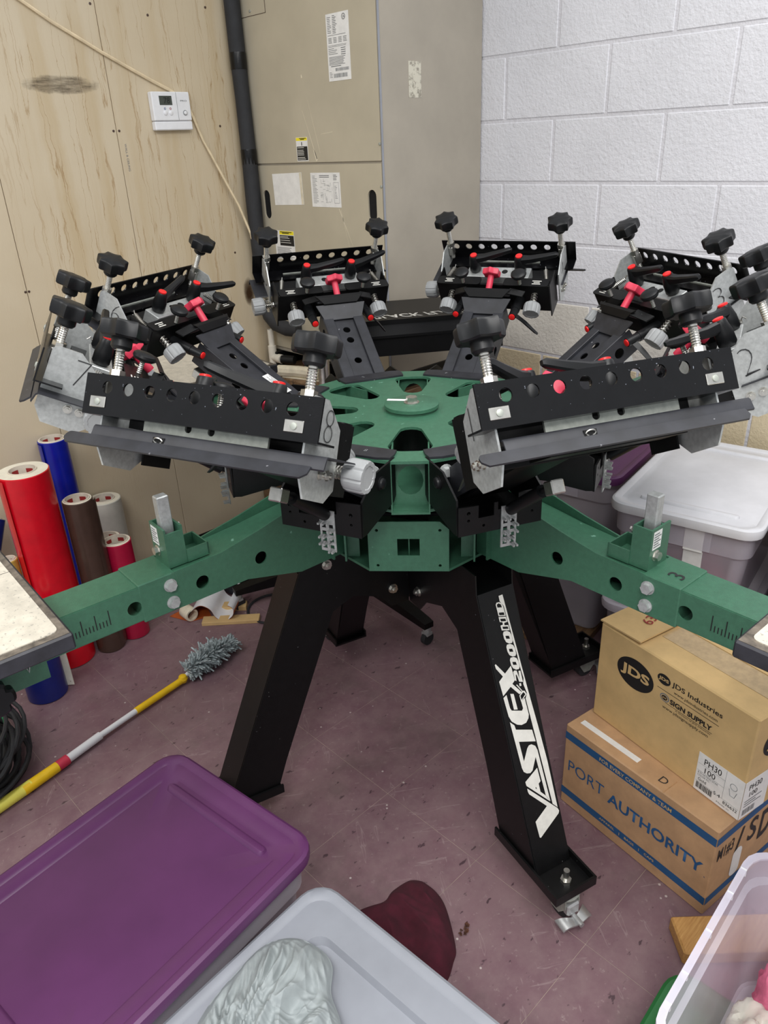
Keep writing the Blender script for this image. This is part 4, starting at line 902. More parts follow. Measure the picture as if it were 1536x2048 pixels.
# ------------------------------------------------------------------ flash dryer behind the press
e1 = Vector((math.cos(R(147)), math.sin(R(147)), 0)); e2 = Vector((math.cos(R(57)), math.sin(R(57)), 0))   # along the front edge, depth away from the press
fd = thing('flash_dryer', 'black flash dryer with white lettering standing behind the carousel', 'flash dryer', (1.66, 2.05, 0))
FO = Vector((1.80, 1.69, 0)) - Vector((1.66, 2.05, 0))
def fX(z=0): return axes((FO.x, FO.y, z), e1, e2, (0, 0, 1))
prof = [(0.0, 1.062), (0.0, 1.046), (-0.035, 1.020), (-0.035, 1.012), (-0.025, 1.010), (-0.025, 0.952), (0.32, 0.952), (0.32, 1.062)]
hd_ = MB().loft([[tuple(fX() @ Vector((u, d, z))) for d, z in prof] for u in (-0.26, 0.24)]).build('heater_head', 'black', fd)
text(hd_, 'BLACK FLASH', fX(1.0625) @ axes((0.165, 0.075, 0), (-1, 0, 0), (0, -1, 0), (0, 0, 1)) @ T((-0.0, 0, 0)), 0.33, 0.052, 'print_white', bold=0.02, shear=0.25)
MB().cyl((0, 0, 0.10), (0, 0, 1.0), 0.021, n=20).build('post', 'steel', fd)
MB().cyl((0, 0, 1.0), tuple(fX(0.975) @ Vector((0.1, 0.3, 0))), 0.018, n=12).build('support_arm', 'black', fd)
for tip in ((-0.09, -0.575), (-0.42, 0.115), (0.14, 0.30)):
    t_ = Vector((tip[0], tip[1], 0)); L = t_.length; t_.normalize(); s_ = Vector((-t_.y, t_.x, 0))
    MB().loft([[tuple(t_ * q + s_ * (wd * u) + Vector((0, 0, z))) for u, z in ((-1, z0), (1, z0), (1, z1), (-1, z1))] for q, wd, z0, z1 in ((-0.03, 0.035, 0.062, 0.125), (L * 0.3, 0.032, 0.062, 0.12), (L - 0.02, 0.02, 0.07, 0.095), (L, 0.019, 0.07, 0.092))]).build('foot', 'black', fd)
    c = t_ * (L - 0.012)
    cs = MB().lathe([(0.012, 0.048), (0.015, 0.052), (0.015, 0.07)], 14, T(c)).box(-0.013, 0.013, -0.014, 0.014, 0.04, 0.05, T(c)).build('caster', 'zinc', fd)
    MB().lathe([(0.014, -0.009), (0.0235, -0.009), (0.024, 0), (0.0235, 0.009), (0.014, 0.009)], 18, axes((c.x, c.y, 0.0242), (1, 0, 0), (0, 0, 1), (0, 1, 0))).build('wheel', 'rubber', cs)

# ------------------------------------------------------------------ rolls of vinyl leaning on the panel wall
def roll(label, base, top, r, m, rc=0.038, flap=0.0):
    b, t = Vector(base), Vector(top)
    ax = (t - b).normalized(); lift = r * math.sqrt(max(0, 1 - ax.z ** 2)); b = b + Vector((0, 0, lift + 0.001)); L = (t - b).length
    F = frame((0, 0, 0), ax)
    o = thing('vinyl_roll', label, 'vinyl roll', tuple(b), 0, 'vinyl rolls leaning on the panel wall')
    MB().lathe([(r - 0.003, 0.0), (r, 0.002), (r, L - 0.002), (r - 0.003, L)], 40, F, False, False).build('vinyl', m, o)
    MB().lathe([(r - 0.003, 0), (rc, 0), (rc, L), (r - 0.003, L)], 40, F, False, False).build('wound_edge', 'rollcore', o)
    tb = MB().lathe([(rc, L - 0.002), (rc, L + 0.004), (rc - 0.003, L + 0.004), (rc - 0.003, L - 0.2)], 36, F, False, False).build('core_tube', 'coretube', o)
    MB().lathe([(rc - 0.003, L - 0.2), (0.001, L - 0.2)], 24, F, False, False).build('core_disc', 'coretube', tb)  # disc closing the core tube, in the liner's own colour
    pr_ = MB()
    for a0 in (0.4, 1.6, 3.4, 4.4):
        v = []
        for i in range(6):
            a = a0 + i * 0.12
            for h in (L - 0.022, L - 0.008): v.append(tuple(F @ Vector(((rc - 0.0034) * math.cos(a), (rc - 0.0034) * math.sin(a), h))))
        pr_.add(v, [(2 * i, 2 * i + 1, 2 * i + 3, 2 * i + 2) for i in range(5)])
    pr_.build('core_print', 'print_red', tb)
    if flap:
        v = []; n = 8
        for i in range(n):
            a = R(flap) + i * 0.12; rr = r + 0.0006 + 0.004 * (i / n) ** 2 * 2
            for h in (0.01, L - 0.006): v.append(tuple(F @ Vector((rr * math.cos(a), rr * math.sin(a), h))))
        MB().add(v, [(2 * i, 2 * i + 1, 2 * i + 3, 2 * i + 2) for i in range(n - 1)]).build('loose_edge', m, o)
    return o
roll('thick bright red vinyl roll standing in front of the blue roll', (0.676, 2.348, 0), (0.676, 2.348, 0.706), 0.078, 'vinyl_red', 0.042, 158)
roll('bright blue vinyl roll standing behind the red roll', (0.900, 2.692, 0), (0.900, 2.692, 0.663), 0.050, 'vinyl_blue', 0.042, 160)
roll('dark brown vinyl roll between the red and grey rolls', (0.803, 2.306, 0), (0.803, 2.306, 0.577), 0.048, 'vinyl_brown', 0.040, 290)
roll('pale grey vinyl roll standing right of the brown roll', (1.030, 2.676, 0), (1.030, 2.676, 0.385), 0.064, 'vinyl_grey', 0.042, 20)
roll('short glossy maroon vinyl roll in front of the grey roll', (0.903, 2.318, 0), (0.903, 2.318, 0.381), 0.050, 'vinyl_maroon', 0.040)
roll('second maroon vinyl roll half hidden between brown and grey rolls', (0.930, 2.46, 0), (0.930, 2.46, 0.335), 0.046, 'vinyl_maroon', 0.036)
roll('navy blue vinyl roll standing lowest under the left pallet', (0.536, 2.214, 0), (0.536, 2.214, 0.284), 0.062, 'vinyl_dblue', 0.040)
roll('small gold vinyl roll beside the thick red roll', (0.570, 2.36, 0), (0.570, 2.36, 0.432), 0.026, 'vinyl_gold', 0.020)
roll('navy vinyl roll tilted at the left picture edge', (0.40, 2.52, 0), (0.635, 2.665, 0.45), 0.045, 'vinyl_dblue', 0.034)
tag(MB().plate([(0, 0), (0.05, 0), (0.05, 0.30), (0, 0.30)], [circ(0.01, 0.012, 0.002, 6), circ(0.04, 0.012, 0.002, 6)], 0, 0.003, axes((0.575, 2.22, 0.003), (0.75, -0.66, 0), (0.08, 0.30, 0.95), (0.62, 0.7, -0.28))).build('plastic_strip', 'pvc'), 'off-white plastic strip leaning between navy and red rolls', 'strip')

# ------------------------------------------------------------------ things on the floor at the left
du = thing('feather_duster', 'long-handled duster with yellow and white pole and grey fluffy head', 'duster', (0.245, 1.813, 0))
def dp(x, y, z=0.017): return (x - 0.245, y - 1.813, z)
MB().tube([dp(0.02, 1.77), dp(0.12, 1.79), dp(0.245, 1.813), dp(0.335, 1.829)], 0.017, 14, rr=[0.010, 0.014, 0.0165, 0.0165]).build('grip_end', 'lemon', du)
MB().tube([dp(0.31, 1.824), dp(0.414, 1.843)], 0.017, 14, rr=[0.0165, 0.0155]).build('grip', 'yellow', du)
MB().cyl(dp(0.414, 1.843), dp(0.447, 1.850), 0.0155, n=14).build('red_band', 'pink', du)
MB().cyl(dp(0.447, 1.850), dp(0.557, 1.874), 0.0125, n=14).build('outer_tube', 'white', du)
MB().cyl(dp(0.557, 1.874), dp(0.690, 1.897), 0.009, n=12).build('inner_tube', 'white', du)
MB().cyl(dp(0.684, 1.896), dp(0.865, 1.924), 0.011, n=14).build('upper_tube', 'yellow', du)
MB().lathe([(0.001, -0.015), (0.012, -0.011), (0.016, 0), (0.012, 0.011), (0.001, 0.015)], 16, T(dp(0.868, 1.925, 0.02))).build('joint', 'yellow', du)
MB().cyl(dp(0.872, 1.926, 0.022), dp(0.92, 1.936, 0.03), 0.007, n=10).build('head_stem', 'white', du)
fz = MB(); rf = random.Random(11)
for i in range(620):
    u = rf.random(); ax = Vector((0.89 + 0.20 * u, 1.935 + 0.025 * u, 0.030 + 0.01 * math.sin(u * 3)))
    a = rf.uniform(0, 2 * PI); rr = (0.030 + 0.020 * math.sin(PI * min(1, u * 1.05 + 0.1))) * rf.uniform(0.7, 1.1)
    d = Vector((rf.uniform(-0.25, 0.7), math.cos(a), math.sin(a) * 0.75)).normalized()
    s_ = d.cross(Vector((0, 0, 1)))
    if s_.length < 0.1: s_ = Vector((1, 0, 0))
    s_.normalize(); w_ = 0.0035
    bend = Vector((rf.uniform(-1, 1), rf.uniform(-1, 1), rf.uniform(-1, 0.6))) * 0.010
    rg = []
    for q in (0.15, 0.6, 1.0):
        c = ax + d * (rr * q) + bend * q * q; c.z = max(c.z, 0.006); c -= Vector((0.245, 1.813, 0)); wq = w_ * (1.25 if q == 0.6 else 0.8)
        nn = d.cross(s_) * wq * 0.8
        rg.append([tuple(c + s_ * wq), tuple(c + nn), tuple(c - s_ * wq), tuple(c - nn)])
    fz.loft(rg)
o = fz.build('fluff', 'fluff', du, smooth=60); o['kind'] = 'stuff'
cc = MB(); rf = random.Random(4)
for i in range(24):
    cx, cy, cz = 0.235 + rf.uniform(-0.03, 0.03), 2.03 + rf.uniform(-0.04, 0.04), 0.010 + 0.0055 * i
    rx, ry, ph = 0.135 + rf.uniform(-0.03, 0.02), 0.175 + rf.uniform(-0.03, 0.02), rf.uniform(0, 6)
    cc.tube([(cx + rx * math.cos(2 * PI * q / 26), cy + ry * math.sin(2 * PI * q / 26), max(0.007, cz + 0.016 * math.sin(2 * PI * q / 26 * 2 + ph))) for q in range(26)], 0.0062, 7, True)
cl = cc.build('cable_coil', 'rubber'); tag(cl, 'coil of black cables on the floor at the left edge under the pallet', 'cable')
MB().tube([(0.235 + 0.12 * math.cos(2 * PI * q / 26), 2.03 + 0.15 * math.sin(2 * PI * q / 26), 0.138 + 0.01 * math.sin(q)) for q in range(26)], 0.004, 6, True).build('green_strand', 'green_wire', cl)
# offcuts and cardboard by the wall
of = thing('vinyl_offcut', 'curled white vinyl offcut with orange inside on the floor by the wall', 'offcut', (1.15, 2.23, 0))
d1 = Vector((0.66, -0.75, 0)); d2 = Vector((0.75, 0.66, 0))
def curl(off, name, m):
    rg = []
    key = [(-0.06, 0.004), (-0.035, 0.045), (0.0, 0.07), (0.035, 0.055), (0.052, 0.022), (0.075, 0.006), (0.10, 0.012), (0.12, 0.032), (0.122, 0.06), (0.10, 0.075)]
    pts = []
    for i in range(len(key) - 1):
        p0, p1, p2, p3 = key[max(i - 1, 0)], key[i], key[i + 1], key[min(i + 2, len(key) - 1)]
        for f in (0, 0.25, 0.5, 0.75): pts.append(tuple(0.5 * (2 * p1[j] + (p2[j] - p0[j]) * f + (2 * p0[j] - 5 * p1[j] + 4 * p2[j] - p3[j]) * f * f + (3 * p1[j] - p0[j] - 3 * p2[j] + p3[j]) * f ** 3) for j in (0, 1)))
    v = []
    for u, z in pts:
        for q in (-0.06, 0.10): v.append(tuple(d1 * u + d2 * q + Vector((0, 0, z + off))))
    return MB().add(v, [(2 * i, 2 * i + 1, 2 * i + 3, 2 * i + 2) for i in range(len(pts) - 1)]).build(name, m, of)
curl(0.0025, 'white_face', 'white'); curl(0.0, 'orange_backing', 'orange')
tag(MB().plate([(1.04, 2.315), (1.075, 2.225), (1.15, 2.20), (1.17, 2.26), (1.10, 2.32)], [], 0.001, 0.0025).build('vinyl_scrap', 'orange'), 'flat orange vinyl scrap under the curled offcut', 'scrap')
tag(MB().box(-0.105, 0.105, -0.022, 0.022, 0.0, 0.014, b=0.001).build('cardboard_strip', 'kraft2', None, (1.182, 2.115, 0.0), (0, 0, R(-42))), 'tan cardboard strip lying on the floor nearest the duster', 'cardboard', 'cardboard strips by the wall')
tag(MB().box(-0.055, 0.055, -0.02, 0.02, 0.0, 0.02, b=0.001).build('cardboard_strip', 'kraft2', None, (1.235, 2.185, 0.0), (0, 0, R(-42))), 'short tan cardboard strip behind the longer one', 'cardboard', 'cardboard strips by the wall')
tag(MB().lathe([(0.024, 0), (0.026, 0.003), (0.026, 0.05), (0.024, 0.053), (0.018, 0.053), (0.018, 0.02)], 24, T((1.085, 2.275, 0.0265)) @ Matrix.Rotation(R(90), 4, 'X')).build('paper_core', 'oldpaper'), 'small empty paper core lying beside the curled vinyl offcut', 'paper core')
cr = thing('storage_crate', 'black plastic crate on the floor behind the press, against the panel wall', 'crate', (1.50, 2.42, 0))
MB().loft([[(x * s, y * s, z) for x, y in rrect(0.44, 0.34, 0.03, 4)] for s, z in ((0.88, 0), (0.9, 0.004), (0.97, 0.11), (1.0, 0.112), (1.0, 0.128), (0.965, 0.128), (0.955, 0.11), (0.87, 0.008))]).build('crate_shell', 'plastic', cr)
MB().loft([[(x * s, y * s, z) for x, y in rrect(0.44, 0.34, 0.03, 4)] for s, z in ((1.01, 0.012), (1.02, 0.012), (1.02, 0.03), (0.9, 0.03))], False, False).build('crate_foot_rim', 'greyblack', cr)
tag(MB().tube([(1.34 + 0.10 * math.cos(2 * PI * q / 30), 2.06 + 0.10 * math.sin(2 * PI * q / 30), 0.006) for q in range(22)], 0.0045, 6).build('power_cord', 'rubber'), 'black cord curving on the floor behind the front left press leg', 'cord')

# ------------------------------------------------------------------ storage bins
def ringz(w_, d_, r, z, n=5): return [(x, y, z) for x, y in rrect(w_, d_, r, n)]
def storage_bin(label, loc, rz, W, D, H, lid=None, group='storage bins', open_=False, m='bin', ridges=True, wide=0.075):
    """W along local x, D along local y"""
    o = thing('storage_bin', label, 'storage bin', loc, rz, group)
    k = 0.035; hb_ = H - (0.02 if lid else 0)
    rings = [ringz(W - 2 * k - 0.03, D - 2 * k - 0.03, 0.03, 0.0), ringz(W - 2 * k - 0.02, D - 2 * k - 0.02, 0.035, 0.006), ringz(W - 0.052, D - 0.052, 0.04, hb_ - 0.085), ringz(W - 0.036, D - 0.036, 0.04, hb_ - 0.075), ringz(W - 0.032, D - 0.032, 0.04, hb_ - 0.004), ringz(W - 0.012, D - 0.012, 0.045, hb_ - 0.004), ringz(W - 0.012, D - 0.012, 0.045, hb_), ringz(W - 0.038, D - 0.038, 0.038, hb_), ringz(W - 0.044, D - 0.044, 0.036, hb_ - 0.07), ringz(W - 0.06, D - 0.06, 0.034, hb_ - 0.088), ringz(W - 2 * k - 0.03, D - 2 * k - 0.03, 0.03, 0.01)]
    MB().loft(rings).build('bin_body', m, o)
    for s in (-1, 1):
        MB().loft([ringz(0.004, D * 0.42, 0.0015, hb_ - 0.072, 2), ringz(0.004, D * 0.42, 0.0015, hb_ - 0.006, 2)]).build('end_handle', m, o, (s * (W / 2 - 0.0145), 0, 0))
    if lid:
        t = H
        lr = [ringz(W, D, 0.05, t - 0.028), ringz(W + 0.004, D + 0.004, 0.052, t - 0.014), ringz(W, D, 0.05, t - 0.004), ringz(W - 0.012, D - 0.012, 0.046, t), ringz(W - 0.034, D - 0.034, 0.04, t - 0.001), ringz(W - 0.046, D - 0.046, 0.036, t - 0.006), ringz(W - wide, D - wide, 0.03, t - 0.007), ringz(W - wide - 0.012, D - wide - 0.012, 0.03, t - (0.0045 if wide < 0.09 else 0.012 if wide < 0.13 else 0.02)), ringz(W - 0.3, D - 0.25, 0.03, t - (0.004 if wide < 0.09 else 0.012 if wide < 0.13 else 0.02))]
        ld = MB().loft(lr).build('lid', lid, o)
        if ridges:
            for s in (-1, 1):
                MB().loft([[(s * (W / 2 - 0.075) + x * q, y * (1 if q == 1 else 0.985), t - (0.006 if wide < 0.09 else 0.013) + z) for x, y in rrect(0.024, D * 0.66, 0.011, 5)] for q, z in ((1, 0), (0.75, 0.006), (0.4, 0.0085))]).build('lid_ridge', lid, ld)
    return o
# left foreground: purple lid, grey lid
def corner_bin(label, corner, ang, W, D, H, lid, sx, sy, z0=0.0, **kw):
    """corner = lid corner (x, y); bin extends sx*W along local x and sy*D along local y"""
    a = R(ang); ux = Vector((math.cos(a), math.sin(a))); uy = Vector((-math.sin(a), math.cos(a)))
    c = Vector(corner) + ux * (sx * W / 2) + uy * (sy * D / 2)
    return storage_bin(label, (c.x, c.y, z0), a, W, D, H, lid, **kw)
corner_bin('large translucent bin with a glossy purple lid in the left foreground', (0.600, 0.866), 7.8, 0.62, 0.447, 0.35, 'purple', -1, 1, wide=0.095)
corner_bin('bin with a light grey lid at the bottom, silver shirt lying on it', (0.576, 0.842), 4.0, 0.42, 0.60, 0.298, 'greylid', -1, -1, ridges=False, wide=0.15)
gl = [q for q in COL.objects if q.name.startswith('storage_bin')][-1]
# right background
storage_bin('tall translucent tote with purple lid beside the back press leg', (2.155, 1.29, 0.03), R(9), 0.50, 0.44, 0.595, 'purple', ridges=False)
cw = Vector((1.753, 0.958)); ux = Vector((math.cos(R(9.5)), math.sin(R(9.5)))); uy = Vector((ux.y, -ux.x))
c = cw + ux * 0.305 + uy * 0.20
storage_bin('translucent bin with white lid, pink clothes inside, top of its stack', (c.x, c.y, 0.327), R(9.5), 0.61, 0.40, 0.325, 'whitelid')
storage_bin('lower translucent bin under the bin of pink clothes', (c.x, c.y, 0.0), R(9.5), 0.61, 0.40, 0.325, 'binlid', ridges=False)
c2 = c + uy * 0.415 + ux * 0.005
storage_bin('white-lidded translucent bin at the right picture edge, top of its stack', (c2.x, c2.y, 0.327), R(9.5), 0.61, 0.40, 0.325, 'whitelid')
storage_bin('lower translucent bin at the right picture edge', (c2.x, c2.y, 0.0), R(9.5), 0.61, 0.40, 0.325, 'binlid', ridges=False)

def lump(name, m, loc, sx, sy, sz, seed, f=4.0, amp=0.25, rz=0.0, nu=40, nv=20):
    """soft heap of cloth: flattened dome with folds"""
    mb = MB(); rings = []
    for j in range(nv + 1):
        ph = PI / 2 * j / nv; rg = []
        for i in range(nu):
            a = 2 * PI * i / nu; d = Vector((math.cos(a) * math.cos(ph), math.sin(a) * math.cos(ph), math.sin(ph)))
            q = 1 + amp * (noise.noise(d * f + Vector((seed, 0, 0))) + 0.5 * abs(noise.noise(d * f * 2.3 + Vector((0, seed, 0)))))
            sq = 1.0 / max(abs(d.x), abs(d.y), 0.55) ** 0.55
            rg.append((d.x * sx * q * sq, d.y * sy * q * sq, max(0.0, d.z * sz * q)))
        rings.append(rg)
    mb.loft(rings, True, True)
    return mb.build(name, m, None, loc, (0, 0, rz), smooth=60)
tag(lump('folded_clothes', 'pinkcloth', (c.x + 0.0, c.y, 0.338), 0.20, 0.125, 0.20, 3.0, amp=0.14, rz=R(9.5)), 'pink clothes seen through the upper white-lidded bin', 'clothes')
tag(lump('folded_clothes', 'darkcloth', (c.x, c.y, 0.012), 0.20, 0.125, 0.16, 5.0, amp=0.14, rz=R(9.5)), 'grey clothes seen dimly through the lower bin of the stack', 'clothes')
tag(lump('folded_clothes', 'darkcloth', (2.155, 1.29, 0.042), 0.16, 0.135, 0.26, 8.0, amp=0.12, rz=R(9)), 'grey clothes inside the tall tote with purple lid', 'clothes')
# paper label with marker on the tall tote
tt = [q for q in COL.objects if q.name.startswith('storage_bin') and 'tall' in q.get('label', '')][0]
nx = axes((-0.2125, 0.085, 0), (0, -1, 0), (-0.045, 0, 0.999), (-1, 0, 0))
lb = MB().plate(rect(0, 0.106, 0.165, 0.49), [], -0.0005, 0.0005, nx).build('paper_label', 'paper', tt, smooth=0)
text(lb, 'KIDS', nx @ T((0.012, 0.445, 0.0008)), 0.085, 0.026, 'marker')
text(lb, 'TEES', nx @ T((0.015, 0.40, 0.0008)), 0.078, 0.026, 'marker')
wb_ = [q for q in COL.objects if q.name.startswith('storage_bin') and 'pink' in q.get('label', '')][0]
MB().plate(rect(0, 0.05, 0.08, 0.226), [], -0.0005, 0.0005, axes((-0.2635, -0.015, 0), (0, -1, 0), (-0.075, 0, 0.997), (-1, 0, 0))).build('paper_label', 'paper', wb_, smooth=0)
MB().plate(rect(0, 0.05, 0.226, 0.300), [], 0, 0.001, axes((-0.2905, -0.015, 0), (0, -1, 0), (0, 0, 1), (-1, 0, 0))).build('paper_label', 'paper', wb_, smooth=0)
tag(MB().box(-0.30, 0.30, -0.11, 0.20, 0.0, 0.028, b=0.002).build('base_board', 'oldwood', None, (2.13, 1.22, 0), (0, 0, R(9))), 'worn wooden board on the floor under the tall tote', 'board')

# ------------------------------------------------------------------ cardboard boxes on the right
def carton(name, label, A_, B_, depth, z0, H, m, group=None):
    A_, B_ = Vector(A_), Vector(B_); u = (B_ - A_); W = u.length; u.normalize(); n_ = Vector((-u.y, u.x))      # n_ points into the box
    if n_.x < 0: n_ = -n_
    o = thing(name, label, 'cardboard box', (A_.x, A_.y, z0), 0, group)
    X = axes((0, 0, 0), (u.x, u.y, 0), (n_.x, n_.y, 0), (0, 0, 1))
    MB().box(0, W, 0, depth, 0, H, X, b=0.003).build('carton', m, o)
    FX = axes(tuple(-0.0006 * Vector((n_.x, n_.y, 0))), (u.x, u.y, 0), (0, 0, 1), (-n_.x, -n_.y, 0))     # front print plane
    SX = X @ axes((W + 0.0006, 0, 0), (0, 1, 0), (0, 0, 1), (1, 0, 0))                                     # right side print plane
    return o, X, FX, SX, W
def band(par, X, x0, x1, y0, y1, m, name='print'):
    return MB().add([(x0, y0, 0), (x1, y0, 0), (x1, y1, 0), (x0, y1, 0)], [(0, 1, 2, 3)], X).build(name, m, par, smooth=0)
pa, X, FX, SX, W = carton('cardboard_box', 'brown box with blue PORT AUTHORITY print, lower of the two boxes', (1.304, 0.762), (1.240, 0.349), 0.36, 0, 0.257, 'kraft', 'shipping boxes')
for k, (y0, y1) in enumerate(((0.213, 0.235), (0.032, 0.054))):
    band(pa, FX, 0.001, W - 0.001, y0, y1, 'print_blue', 'blue_stripe'); band(pa, SX, 0.001, 0.359, y0, y1, 'print_blue', 'blue_stripe')
text(pa, 'PORT', FX @ T((0.018, 0.118, 0)), 0.112, 0.034, 'print_blue', bold=-0.004)
text(pa, 'AUTHORITY', FX @ T((0.143, 0.112, 0)), 0.256, 0.034, 'print_blue', bold=0.022)
text(pa, 'FOR EVERY COMPANY & TEAM', FX @ T((0.108, 0.2185, 0.0004)), 0.2, 0.0105, 'kraft2', bold=0.01)
text(pa, 'APPAREL    |    BAGS    |    CAPS', FX @ T((0.126, 0.0385, 0.0004)), 0.16, 0.009, 'kraft2', bold=0.01)
text(pa, 'R', FX @ T((0.405, 0.110, 0)), None, 0.004, 'print_blue')
text(pa, 'M1#3', SX @ T((0.014, 0.155, 0)), 0.06, 0.04, 'marker', bold=0.01)
text(pa, '/ S', SX @ T((0.085, 0.135, 0.0002)), 0.08, 0.07, 'marker', bold=0.015)
text(pa, 'DIST', SX @ T((0.18, 0.11, 0)), 0.15, 0.09, 'marker', bold=0.02)
MB().plate([(x + 0.10, y + 0.10) for x, y in rrect(0.035, 0.085, 0.015, 4)], [], 0, 0.0008, SX).build('torn_tape', 'paper', pa)
MB().box(0.02, 0.19, 0.028, 0.044, 0.257, 0.2575, X).build('white_tape', 'paper', pa)
MB().box(0.0, 0.20, 0.16, 0.162, 0.257, 0.2576, X).box(0.28, 0.282, 0.0, 0.05, 0.257, 0.2576, X).build('flap_seam', 'corrug', pa)
text(pa, 'D', X @ axes((0.252, 0.020, 0.2576), (1, 0, 0), (0, 1, 0), (0, 0, 1)), None, 0.02, 'marker')

jd, X, FX, SX, W = carton('cardboard_box', 'yellow-tan box with black JDS print stacked on the brown box', (1.384, 0.738), (1.294, 0.335), 0.30, 0.257, 0.272, 'kraft2', 'shipping boxes')
def disc_(par, FX, x, y, rx, ry, m='print_black', z=0.0):
    return MB().add([(x + rx * math.cos(2 * PI * i / 40), y + ry * math.sin(2 * PI * i / 40), z) for i in range(40)], [tuple(range(40))], FX).build('roundel', m, par, smooth=0)
disc_(jd, FX, 0.112, 0.190, 0.053, 0.040)
text(jd, 'JDS', FX @ T((0.112, 0.174, 0.0005)), 0.082, 0.033, 'kraft2', bold=0.035, align='CENTER')
disc_(jd, FX, 0.189, 0.226, 0.0175, 0.0135); text(jd, 'JDS', FX @ T((0.189, 0.2205, 0.0005)), 0.027, 0.011, 'kraft2', bold=0.03, align='CENTER')
text(jd, 'JDS Industries', FX @ T((0.211, 0.2185, 0)), 0.126, 0.0165, 'print_black', bold=0.012)
text(jd, 'www.jdsindustries.com', FX @ T((0.218, 0.2045, 0)), 0.11, 0.0095, 'print_black')
band(jd, FX, 0.175, 0.333, 0.1985, 0.1997, 'print_black', 'rule')
disc_(jd, FX, 0.197, 0.1815, 0.0125, 0.0105, 'print_grey'); disc_(jd, FX, 0.197, 0.1815, 0.0095, 0.0078, 'kraft2', 0.0003); disc_(jd, FX, 0.197, 0.1815, 0.0078, 0.0062, 'print_black', 0.0005)
text(jd, 'JDS', FX @ T((0.197, 0.179, 0.0008)), 0.011, 0.005, 'kraft2', bold=0.02, align='CENTER')
text(jd, 'SIGN SUPPLY', FX @ T((0.212, 0.1745, 0)), 0.107, 0.0135, 'print_black', bold=0.035)
band(jd, FX, 0.200, 0.321, 0.1695, 0.1705, 'print_black', 'rule')
text(jd, 'A Division of JDS Industries', FX @ T((0.228, 0.1635, 0)), 0.09, 0.0048, 'print_black')
text(jd, 'www.jdssignsupply.com', FX @ T((0.195, 0.1515, 0)), 0.118, 0.0098, 'print_black')
# shipping label that wraps the corner
la = MB().plate(rect(0.302, W, 0.004, 0.108), [], 0, 0.0006, FX).build('shipping_label', 'paper', jd, smooth=0)
MB().plate(rect(0.0, 0.085, 0.004, 0.108), [], 0, 0.0006, SX).build('shipping_label_side', 'paper', jd, smooth=0)
LF = FX @ T((0, 0, 0.0009))
text(la, 'PH30', LF @ T((0.318, 0.083, 0)), 0.042, 0.016, 'print_black'); text(la, '100', LF @ T((0.322, 0.062, 0)), 0.026, 0.014, 'print_black')
text(la, '8 STARTING STAR', LF @ T((0.307, 0.053, 0)), 0.05, 0.005, 'print_grey'); text(la, 'COLOR PIC', LF @ T((0.307, 0.046, 0)), 0.03, 0.005, 'print_grey')
text(la, 'Gold', LF @ T((0.310, 0.034, 0)), 0.02, 0.008, 'print_black'); text(la, '5.4', LF @ T((0.350, 0.026, 0)), 0.016, 0.009, 'print_black')
text(la, '836632', LF @ T((0.374, 0.019, 0)), 0.034, 0.008, 'print_black'); text(la, 'Made in', LF @ T((0.36, 0.011, 0)), 0.03, 0.004, 'print_grey')
bars(la, LF, barcode(0.307, 0.347, 0.012, 0.028), 'print_black', 'barcode')
bars(la, LF, [(0.370, 0.3706, 0.03, 0.107), (0.304, 0.370, 0.0595, 0.0601), (0.304, 0.41, 0.0295, 0.0301), (0.304, 0.37, 0.079, 0.0796)], 'print_grey', 'rule')
MB().tube([(0.391 + 0.008 * math.cos(2 * PI * q / 14), 0.078 + 0.008 * math.sin(2 * PI * q / 14), 0) for q in range(14)], 0.0006, 4, True).tube([(0.382, 0.068, 0), (0.386, 0.052, 0), (0.396, 0.052, 0), (0.4, 0.068, 0)], 0.0006, 4).build('item_sketch', 'print_grey', la).data.transform(LF)
LS = SX @ T((0, 0, 0.0009))
text(la, 'PH30', LS @ T((0.015, 0.08, 0)), 0.042, 0.015, 'print_black'); text(la, '100', LS @ T((0.02, 0.06, 0)), 0.026, 0.013, 'print_black')
bars(la, LS, barcode(0.008, 0.048, 0.012, 0.028) + lines(0.008, 0.07, 0.034, 0.052, 0.007, 0.0025), 'print_grey', 'fine_print')
disc_(jd, SX, 0.088, 0.185, 0.053, 0.040)
text(jd, 'JDS', SX @ T((0.088, 0.169, 0.0005)), 0.082, 0.033, 'kraft2', bold=0.035, align='CENTER')
# top flaps, slightly raised
MB().loft([[tuple(X @ Vector((x, y, z + dz))) for dz in (0, 0.004)] + [tuple(X @ Vector((x, y2, z2 + dz))) for dz in (0.004, 0)] for x, y, z, y2, z2 in ((-0.004, 0.0, 0.274, 0.30, 0.274), (0.115, 0.0, 0.279, 0.30, 0.279))]).build('top_flap', 'kraft2', jd)
MB().box(0.13, W, 0.135, 0.30, 0.2725, 0.2745, X).build('top_flap', 'kraft2', jd)
MB().box(0.118, W, 0.07, 0.14, 0.2722, 0.2728, X).build('packing_tape', 'tape', jd)
text(jd, '63', X @ axes((0.085, 0.070, 0.2838), (-0.25, 0.97, 0.0), (-0.97, -0.25, -0.04), (-0.04, 0, 1)), 0.035, 0.026, 'print_red')

